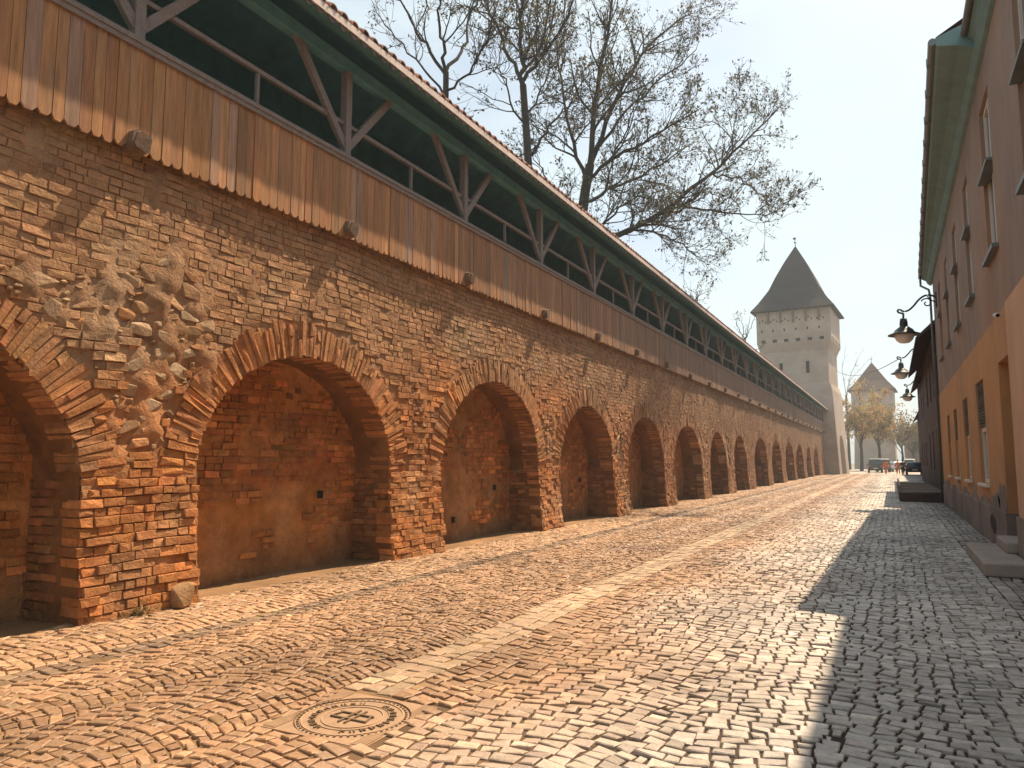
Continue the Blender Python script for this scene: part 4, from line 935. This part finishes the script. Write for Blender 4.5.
def make_tree(label, base, trunk, limbs, group, l1=(2.8, 1.2, 3.8), l2=(4.0, 0.6, 1.8), l3=(6.0, 0.25, 0.7), leaf=(2, 0.07, 0.06, (0.085, 0.075, 0.038), 0.35), name='tree'):
    """trunk, limbs: (points, r0, r1)"""
    t_ = empty(name, label, 'tree', tuple(base), 0, group); off = -np.asarray(base, float)
    P = np.stack([resample(p, 14) for p, _, _ in [trunk]]); Rr = np.stack([np.linspace(a, b, 14) for _, a, b in [trunk]])
    V, q = tubes(P+off, Rr, 10); link_mesh('trunk', V, [q], M_bark, t_, None, True)
    LP = np.stack([resample(p, 14) for p, _, _ in limbs]); LR = np.stack([np.linspace(a, b, 14) for _, a, b in limbs])
    LP[:, 1:] += rng.normal(size=LP[:, 1:].shape)*0.05; LR = LR*0.72
    A1, B1 = spawn(LP, LR, l1[0], l1[1], l1[2], 0.75, 8, 0.6)
    A2, B2 = spawn(A1, B1, l2[0], l2[1], l2[2], 0.75, 6, 0.65)
    A3, B3 = spawn(A2, B2, l3[0], l3[1], l3[2], 0.8, 4, 0.7)
    Vs = []; qs = []; n0 = 0
    for A, B, s in ((LP, LR, 8), (A1, B1, 5), (A2, B2, 4), (A3, B3, 3)):
        v, f = tubes(A+off, np.maximum(B, 0.006), s); Vs.append(v); qs.append(f+n0); n0 += len(v)
    link_mesh('branches', np.concatenate(Vs), qs, M_bark, t_, None, True)
    if leaf[0] > 0:
        v, f, c = leaf_quads(A3+off, *leaf[:5]); link_mesh('crown', v, [f], M_leaf, t_, c)
    return t_, (len(LP), len(A1), len(A2), len(A3))
DA = 31.5
def pl_(pts, d0, d1):
    k = len(pts); return [pix(x, y, d0+(d1-d0)*i/(k-1)) for i, (x, y) in enumerate(pts)]
bA = pix(580, 215, DA); gA = np.array([bA[0], bA[1]-0.3, -0.05])
kw = dict(group='bare spring trees rising behind the wall')
print(make_tree('largest leafing tree behind the wall, with a long bough reaching towards the tower', gA, ([gA, (gA+bA)/2+np.array([0.2, -.2, 0]), bA, pix(590, 165, DA)], 0.34, 0.20),
    [(pl_([(590, 165), (604, 125), (622, 88), (640, 55), (668, 25), (690, 12)], DA, DA+3), 0.17, 0.03),
     (pl_([(590, 165), (592, 125), (598, 85), (606, 45), (612, 5), (618, -45)], DA, DA-2), 0.18, 0.03),
     (pl_([(588, 180), (612, 158), (640, 143), (668, 127), (700, 108)], DA, DA-4), 0.12, 0.025),
     (pl_([(584, 203), (606, 190), (640, 176), (680, 152), (700, 140)], DA, DA+5), 0.12, 0.025),
     (pl_([(588, 185), (572, 145), (566, 100), (560, 60), (548, 15)], DA, DA+2), 0.13, 0.025),
     (pl_([(596, 150), (630, 105), (660, 80), (690, 60), (700, 40)], DA, DA+1), 0.10, 0.02),
     (pl_([(578, 250), (614, 235), (661, 214), (691, 192), (713, 174), (727, 157), (751, 137), (766, 120), (784, 104)], DA, DA+3), 0.20, 0.025),
     (pl_([(661, 214), (690, 207), (720, 210), (750, 216), (772, 213)], DA+1, DA-3), 0.09, 0.02),
     (pl_([(630, 228), (665, 236), (690, 250), (705, 262)], DA+0.5, DA+4), 0.08, 0.02),
     (pl_([(713, 174), (740, 178), (762, 195), (770, 205)], DA+1.5, DA+4), 0.06, 0.02),
     (pl_([(590, 240), (610, 215), (640, 195), (668, 190)], DA, DA-3), 0.08, 0.02),
     (pl_([(578, 215), (560, 195), (545, 180), (530, 150)], DA, DA-4), 0.08, 0.02),
     (pl_([(727, 157), (735, 130), (738, 105)], DA+2, DA+1), 0.05, 0.02)], **kw))
DB = 26.5
bB = pix(529, 165, DB); gB = np.array([bB[0], bB[1], -0.05])
print(make_tree('slender forked tree behind the wall, standing between the other two', gB, ([gB, (gB+bB)/2+np.array([0.15, .1, 0]), bB, pix(523, 85, DB)], 0.22, 0.12),
    [(pl_([(523, 85), (521, 47), (524, 23), (521, -30)], DB, DB), 0.14, 0.03), (pl_([(523, 82), (510, 61), (500, 35), (488, 5), (480, -30)], DB, DB+2), 0.11, 0.03),
     (pl_([(524, 80), (538, 59), (555, 40), (570, 15), (575, -20)], DB, DB-2), 0.10, 0.03), (pl_([(532, 155), (547, 129), (565, 108), (584, 98)], DB, DB+2), 0.08, 0.02),
     (pl_([(526, 130), (512, 105), (505, 80), (498, 62)], DB, DB-3), 0.06, 0.02), (pl_([(525, 120), (540, 95), (548, 70), (552, 40)], DB, DB+3), 0.06, 0.02)], **kw))
DC = 20.5
bC = pix(445, 95, DC); gC = np.array([bC[0], bC[1], -0.05])
print(make_tree('leftmost slim bare tree behind the wall, top cut off by the frame', gC, ([gC, (gC+bC)/2+np.array([0.1, .1, 0]), bC, pix(446, 72, DC)], 0.15, 0.08),
    [(pl_([(446, 75), (435, 58), (420, 32), (404, 8), (392, -25)], DC, DC+1), 0.075, 0.02), (pl_([(446, 75), (442, 45), (440, 10), (436, -30)], DC, DC-1), 0.075, 0.02),
     (pl_([(446, 72), (460, 52), (472, 23), (480, -20)], DC, DC+2), 0.075, 0.02), (pl_([(448, 90), (470, 70), (488, 40), (496, 10)], DC, DC-2), 0.05, 0.02),
     (pl_([(444, 95), (425, 70), (405, 45), (385, 25), (372, 5)], DC, DC+2), 0.05, 0.015)], l1=(2.6, 0.8, 2.6), l2=(4.0, 0.4, 1.2), l3=(5.0, 0.2, 0.5), leaf=(1, 0.05, 0.05, (0.085, 0.075, 0.038), 0.35), **kw))
# small tops over the gallery roof
for lab, x, y, d, sz in (('small leafing treetop just above the gallery roof left of the big tower', 745, 330, 80, 4.0), ('thin twiggy treetop peeping over the gallery roof', 696, 292, 70, 2.0)):
    b = pix(x, y+12, d); g = np.array([b[0], b[1], -0.05])
    make_tree(lab, g, ([g, (g+b)/2, b], 0.25, 0.1), [([b, b+np.array([s*sz*0.5, rng.normal()*0.8, sz*0.8])], 0.08, 0.02) for s in (-0.6, -0.2, 0.2, 0.7)]+[([b-np.array([0, 0, 1.5]), b+np.array([s*sz*0.6, 1, 0])], 0.06, 0.02) for s in (-1, 1)],
              'treetops above the gallery roof', l1=(1.2, 0.8, 2.0), l2=(1.8, 0.4, 1.2), l3=(2.2, 0.3, 0.6), leaf=(4, 0.11, 0.13, (0.17, 0.15, 0.07), 0.3))
# bare boughs and bushy trees beyond the tower
def far_tree(lab, x, yb_, d, h, wdt, leaf, lean=0.0, grp='street trees beyond the tower'):
    g = pix(x, yb_, d); g[2] = -0.05
    top = g+np.array([lean, 0, h*0.42])
    limbs = []
    for k in range(9):
        a = 2*math.pi*k/9+rng.uniform(-.3, .3); rr = wdt*rng.uniform(0.45, 0.8); b0 = g+(top-g)*rng.uniform(0.55, 1.0)
        limbs.append(([b0, b0+np.array([math.cos(a)*rr*0.5, math.sin(a)*rr*0.5, h*0.22]), b0+np.array([math.cos(a)*rr, math.sin(a)*rr, h*rng.uniform(0.3, 0.5)])], 0.11, 0.03))
    limbs.append(([top, top+np.array([0.2, 0, h*0.5])], 0.12, 0.03))
    make_tree(lab, g, ([g, (g+top)/2+np.array([0.1, 0, 0]), top], 0.3, 0.16), limbs, grp, l1=(1.8, 1.2, 3.2), l2=(2.2, 0.6, 1.6), l3=(2.4, 0.3, 0.8), leaf=leaf)
far_tree('broad tan leafing tree just right of the big tower', 862, 474, 118, 14.5, 4.6, (9, 0.21, 0.28, (0.36, 0.25, 0.105), 0.25))
far_tree('tan leafing tree in front of the second tower', 880, 473, 124, 13.5, 4.2, (9, 0.21, 0.28, (0.34, 0.24, 0.10), 0.25))
far_tree('brown leafing tree to the right of the second tower', 903, 470, 150, 12.0, 5.2, (6, 0.24, 0.28, (0.22, 0.17, 0.085), 0.25))
far_tree('low brown tree at the far end of the street by the houses', 914, 469, 175, 10.5, 5.5, (6, 0.26, 0.3, (0.20, 0.16, 0.08), 0.25))
gQ = pix(850, 474, 135); gQ[2] = -0.05
make_tree('tall bare tree with upward twigs behind the right edge of the big tower', gQ, ([gQ, pix(848, 430, 135), pix(846, 395, 135)], 0.3, 0.14),
          [(pl_([(846, 395), (852, 370), (864, 348)], 135, 136), 0.08, 0.02), (pl_([(846, 400), (850, 380), (872, 356)], 135, 134), 0.07, 0.02), (pl_([(846, 395), (842, 370), (846, 345)], 135, 137), 0.07, 0.02), (pl_([(847, 420), (858, 395), (862, 380)], 135, 133), 0.07, 0.02)],
          'street trees beyond the tower', l1=(0.8, 1.0, 2.6), l2=(1.0, 0.6, 1.6), l3=(1.0, 0.3, 0.8), leaf=(1, 0.12, 0.1, (0.2, 0.16, 0.08), 0.3))

# ------------------------------------------------------------------ cars
def make_car(label, loc, rz, colr, van=False):
    c = empty('parked_car', label, 'car', loc, rz, 'cars parked at the end of the street')
    Hh = 1.95 if van else 1.5; Ln = 4.3; Wd = 1.78
    # y forward; profile (y, z, half width)
    m = MB()
    prof = [(-2.15, 0.35), (-2.15, 0.85), (-2.08, 0.95), (-1.9, Hh-0.12), (-1.6, Hh), (0.2, Hh), (0.95, 0.98), (2.0, 0.82), (2.15, 0.6), (2.12, 0.32)]
    def hw(z): return 0.88 if z < 0.95 else 0.88-0.16*(z-0.95)/(Hh-0.95)
    V = [(s*hw(z), y, z) for s in (-1, 1) for y, z in prof]; k = len(prof)
    m.add(V, [[list(range(k))], [[k+i for i in range(k)][::-1]], [[i, k+i, k+(i+1) % k, (i+1) % k] for i in range(k)]], colr)
    b = m.build('body', M_paint, c); bv = b.modifiers.new('bevel', 'BEVEL'); bv.width = 0.06; bv.segments = 2
    m = MB(); a0 = np.array([-1.955, Hh-0.30-0.28]); 
    def rear(z): return -2.08+(z-0.95)/(Hh-0.12-0.95)*0.18
    m.add([(-0.70, rear(1.05)-0.012, 1.05), (0.70, rear(1.05)-0.012, 1.05), (0.60, rear(Hh-0.22)-0.012, Hh-0.22), (-0.60, rear(Hh-0.22)-0.012, Hh-0.22)], [[[0, 1, 2, 3]]])
    for s in (-1, 1):
        m.add([(s*(hw(1.0)+0.012), -1.8, 1.0), (s*(hw(1.0)+0.012), 0.75, 1.0), (s*(hw(Hh-0.2)+0.012), 0.22, Hh-0.2), (s*(hw(Hh-0.2)+0.012), -1.65, Hh-0.2)], [[[0, 1, 2, 3]]])
    m.add([(-0.72, 0.90+0.03, 1.05), (0.72, 0.90+0.03, 1.05), (0.62, 0.32, Hh-0.1), (-0.62, 0.32, Hh-0.1)], [[[0, 1, 2, 3]]])
    m.build('window', M_glass, c)
    for s in (-1, 1):
        m = MB(); m.box((s*0.72-0.10, -2.17, 0.78), (s*0.72+0.10, -2.10, 1.0)); m.build('tail_light', M_red, c)
        m = MB(); m.box((s*0.62-0.16, 2.08, 0.62), (s*0.62+0.16, 2.16, 0.76)); m.build('headlight', M_white, c)
        m = MB(); m.box((s*0.98-0.09, 0.62, 0.98), (s*0.98+0.09, 0.72, 1.12)); m.build('mirror', M_tyre, c)
    m = MB(); m.box((-0.26, -2.17, 0.55), (0.26, -2.145, 0.67)); m.build('number_plate', M_white, c)
    m = MB(); m.box((-0.85, -2.2, 0.36), (0.85, -2.12, 0.52)); m.build('bumper', M_tyre, c)
    for sx in (-1, 1):
        for yy in (-1.35, 1.35):
            m = MB(); m.tube([(sx*0.70, yy, 0.32), (sx*0.90, yy, 0.32)], 0.32, 18); wh = m.build('wheel', M_tyre, c)
            m = MB(); m.tube([(sx*0.895, yy, 0.32), (sx*0.91, yy, 0.32)], 0.19, 14); m.build('rim', M_zinc, wh)
    return c
def gp(x, y):
    d_ = cR*(x-512)/F_PX+cU*(384-y)/F_PX+cF; t = -HC/d_[2]; p = cC+t*d_; return p
make_car('dark green car seen from behind under the tan trees', (-2.1, 114, 0), R(2), (0.02, 0.035, 0.035), True)
make_car('pale roofed dark car just behind the dark green car', (-1.2, 122, 0), R(4), (0.10, 0.11, 0.11), True)
make_car('white car standing behind the two people in orange', (0.3, 128, 0), R(20), (0.55, 0.54, 0.52))
make_car('silver van at the far right of the row of cars', (2.6, 138, 0), R(-4), (0.35, 0.34, 0.33), True)
make_car('black car parked close to the house walls on the right', (2.25, 97, 0), R(0), (0.012, 0.012, 0.014))

# ------------------------------------------------------------------ people
def skin_mesh(name, nodes, edges, mat, parent, c=(1, 1, 1), sub=2):
    me = bpy.data.meshes.new('tmp_skin'); me.from_pydata([n_[:3] for n_ in nodes], edges, []); o = bpy.data.objects.new('tmp_skin', me); col.objects.link(o)
    sm = o.modifiers.new('s', 'SKIN'); sm.use_smooth_shade = True
    me.skin_vertices[0].data[0].use_root = True
    for i, n_ in enumerate(nodes):
        r_ = n_[3]; me.skin_vertices[0].data[i].radius = r_ if isinstance(r_, tuple) else (r_, r_)
    sb = o.modifiers.new('d', 'SUBSURF'); sb.levels = sub; sb.render_levels = sub
    dg = bpy.context.evaluated_depsgraph_get(); ev = o.evaluated_get(dg); m2 = bpy.data.meshes.new_from_object(ev)
    bpy.data.objects.remove(o); bpy.data.meshes.remove(me); m2.name = name
    a = m2.attributes.new('Col', 'FLOAT_COLOR', 'POINT'); n = len(m2.vertices); a.data.foreach_set('color', np.tile(np.array([*c, 1.0], np.float32), n))
    m2.materials.clear(); m2.materials.append(mat)
    p = bpy.data.objects.new(name, m2); col.objects.link(p); p.parent = parent; return p
def make_person(label, loc, rz, top_c, leg_c, stride=0.22, arm=0.1, hair=(0.03, 0.02, 0.015)):
    t_ = empty('person', label, 'person', loc, rz)
    s = stride
    hip = [(0, 0, 0.95, 0.13), (0, 0, 1.15, (0.15, 0.11)), (0, 0, 1.36, (0.17, 0.11)), (0, 0, 1.47, 0.06), (0, 0.02, 1.56, 0.07), (0, 0.03, 1.65, (0.078, 0.095)), (0, 0.02, 1.73, 0.06)]
    L_ = lambda sx, f: [(sx*0.10, 0, 0.88, 0.095), (sx*0.11, f*0.6+0.04, 0.48, 0.06), (sx*0.11, f, 0.09, 0.042), (sx*0.12, f+0.15, 0.035, 0.035)]
    A_ = lambda sx, f: [(sx*0.20, 0, 1.40, 0.058), (sx*0.26, f*0.5-0.03, 1.13, 0.043), (sx*0.25, f+0.08, 0.90, 0.032), (sx*0.24, f+0.11, 0.80, 0.036)]
    nd = hip+L_(1, s)+L_(-1, -s)+A_(1, -arm)+A_(-1, arm)
    ed = [(0, 1), (1, 2), (2, 3), (3, 4), (4, 5), (5, 6), (0, 7), (7, 8), (8, 9), (9, 10), (0, 11), (11, 12), (12, 13), (13, 14), (2, 15), (15, 16), (16, 17), (17, 18), (2, 19), (19, 20), (20, 21), (21, 22)]
    skin_mesh('body', nd, ed, M_skin, t_)
    g = 0.022
    inf = lambda n_, e=g: (n_[0], n_[1], n_[2], tuple(v+e for v in n_[3]) if isinstance(n_[3], tuple) else n_[3]+e)
    jn = [inf(nd[0], 0.03), inf(nd[1], 0.03), inf(nd[2], 0.03), (0, 0, 1.44, 0.09)]+[inf(nd[i]) for i in (15, 16, 17, 19, 20, 21)]
    skin_mesh('jacket', jn, [(0, 1), (1, 2), (2, 3), (2, 4), (4, 5), (5, 6), (2, 7), (7, 8), (8, 9)], M_cloth, t_, top_c)
    tn = [(0, 0, 0.98, 0.14)]+[inf(nd[i], 0.02) for i in (7, 8)]+[(nd[9][0], nd[9][1], 0.12, 0.065)]+[inf(nd[i], 0.02) for i in (11, 12)]+[(nd[13][0], nd[13][1], 0.12, 0.065)]
    skin_mesh('trousers', tn, [(0, 1), (1, 2), (2, 3), (0, 4), (4, 5), (5, 6)], M_cloth, t_, leg_c)
    hm = MB(); v, f = blob((0, 0.0, 1.70), (0.088, 0.105, 0.085), 2, 2, 0.04); hm.add(v, [f], hair); hm.build('hair', M_cloth, t_, True)
    for sx in (-1, 1):
        sm_ = MB(); f_ = s if sx > 0 else -s; v, f = blob((sx*0.12, f_+0.09, 0.04), (0.05, 0.14, 0.045), 4, 2, 0.03); v[:, 2] = np.maximum(v[:, 2], 0.0); sm_.add(v, [f], (0.03, 0.025, 0.02)); sm_.build('shoe', M_cloth, t_, True)
    return t_
OR = (0.62, 0.20, 0.06)
make_person('walker in orange clothing, left of the pair in the middle of the street', (-0.72, 100.5, 0), R(200), OR, (0.45, 0.16, 0.06), 0.28, 0.18)
make_person('walker in orange top with legs apart, right of the pair in the street', (0.62, 102, 0), R(170), (0.55, 0.19, 0.07), (0.40, 0.15, 0.06), 0.16, 0.06)
make_person('pedestrian in dark clothes beside the black parked car on the right', (1.05, 95.5, 0), R(15), (0.03, 0.03, 0.035), (0.025, 0.025, 0.03), 0.14, 0.08)

# ------------------------------------------------------------------ haze
hz = MB(); hz.box((-255, -65, -1.06), (255, 525, 34.0)); m_h = bpy.data.materials.new('pale_air'); m_h.use_nodes = True; n_ = m_h.node_tree
n_.nodes.remove(n_.nodes['Principled BSDF']); pv = n_.nodes.new('ShaderNodeVolumePrincipled'); pv.inputs['Color'].default_value = (0.82, 0.92, 1.0, 1); pv.inputs['Density'].default_value = 0.0009; pv.inputs['Anisotropy'].default_value = 0.3
n_.links.new(pv.outputs[0], n_.nodes['Material Output'].inputs['Volume'])
tag(hz.build('haze', m_h), kind='stuff')
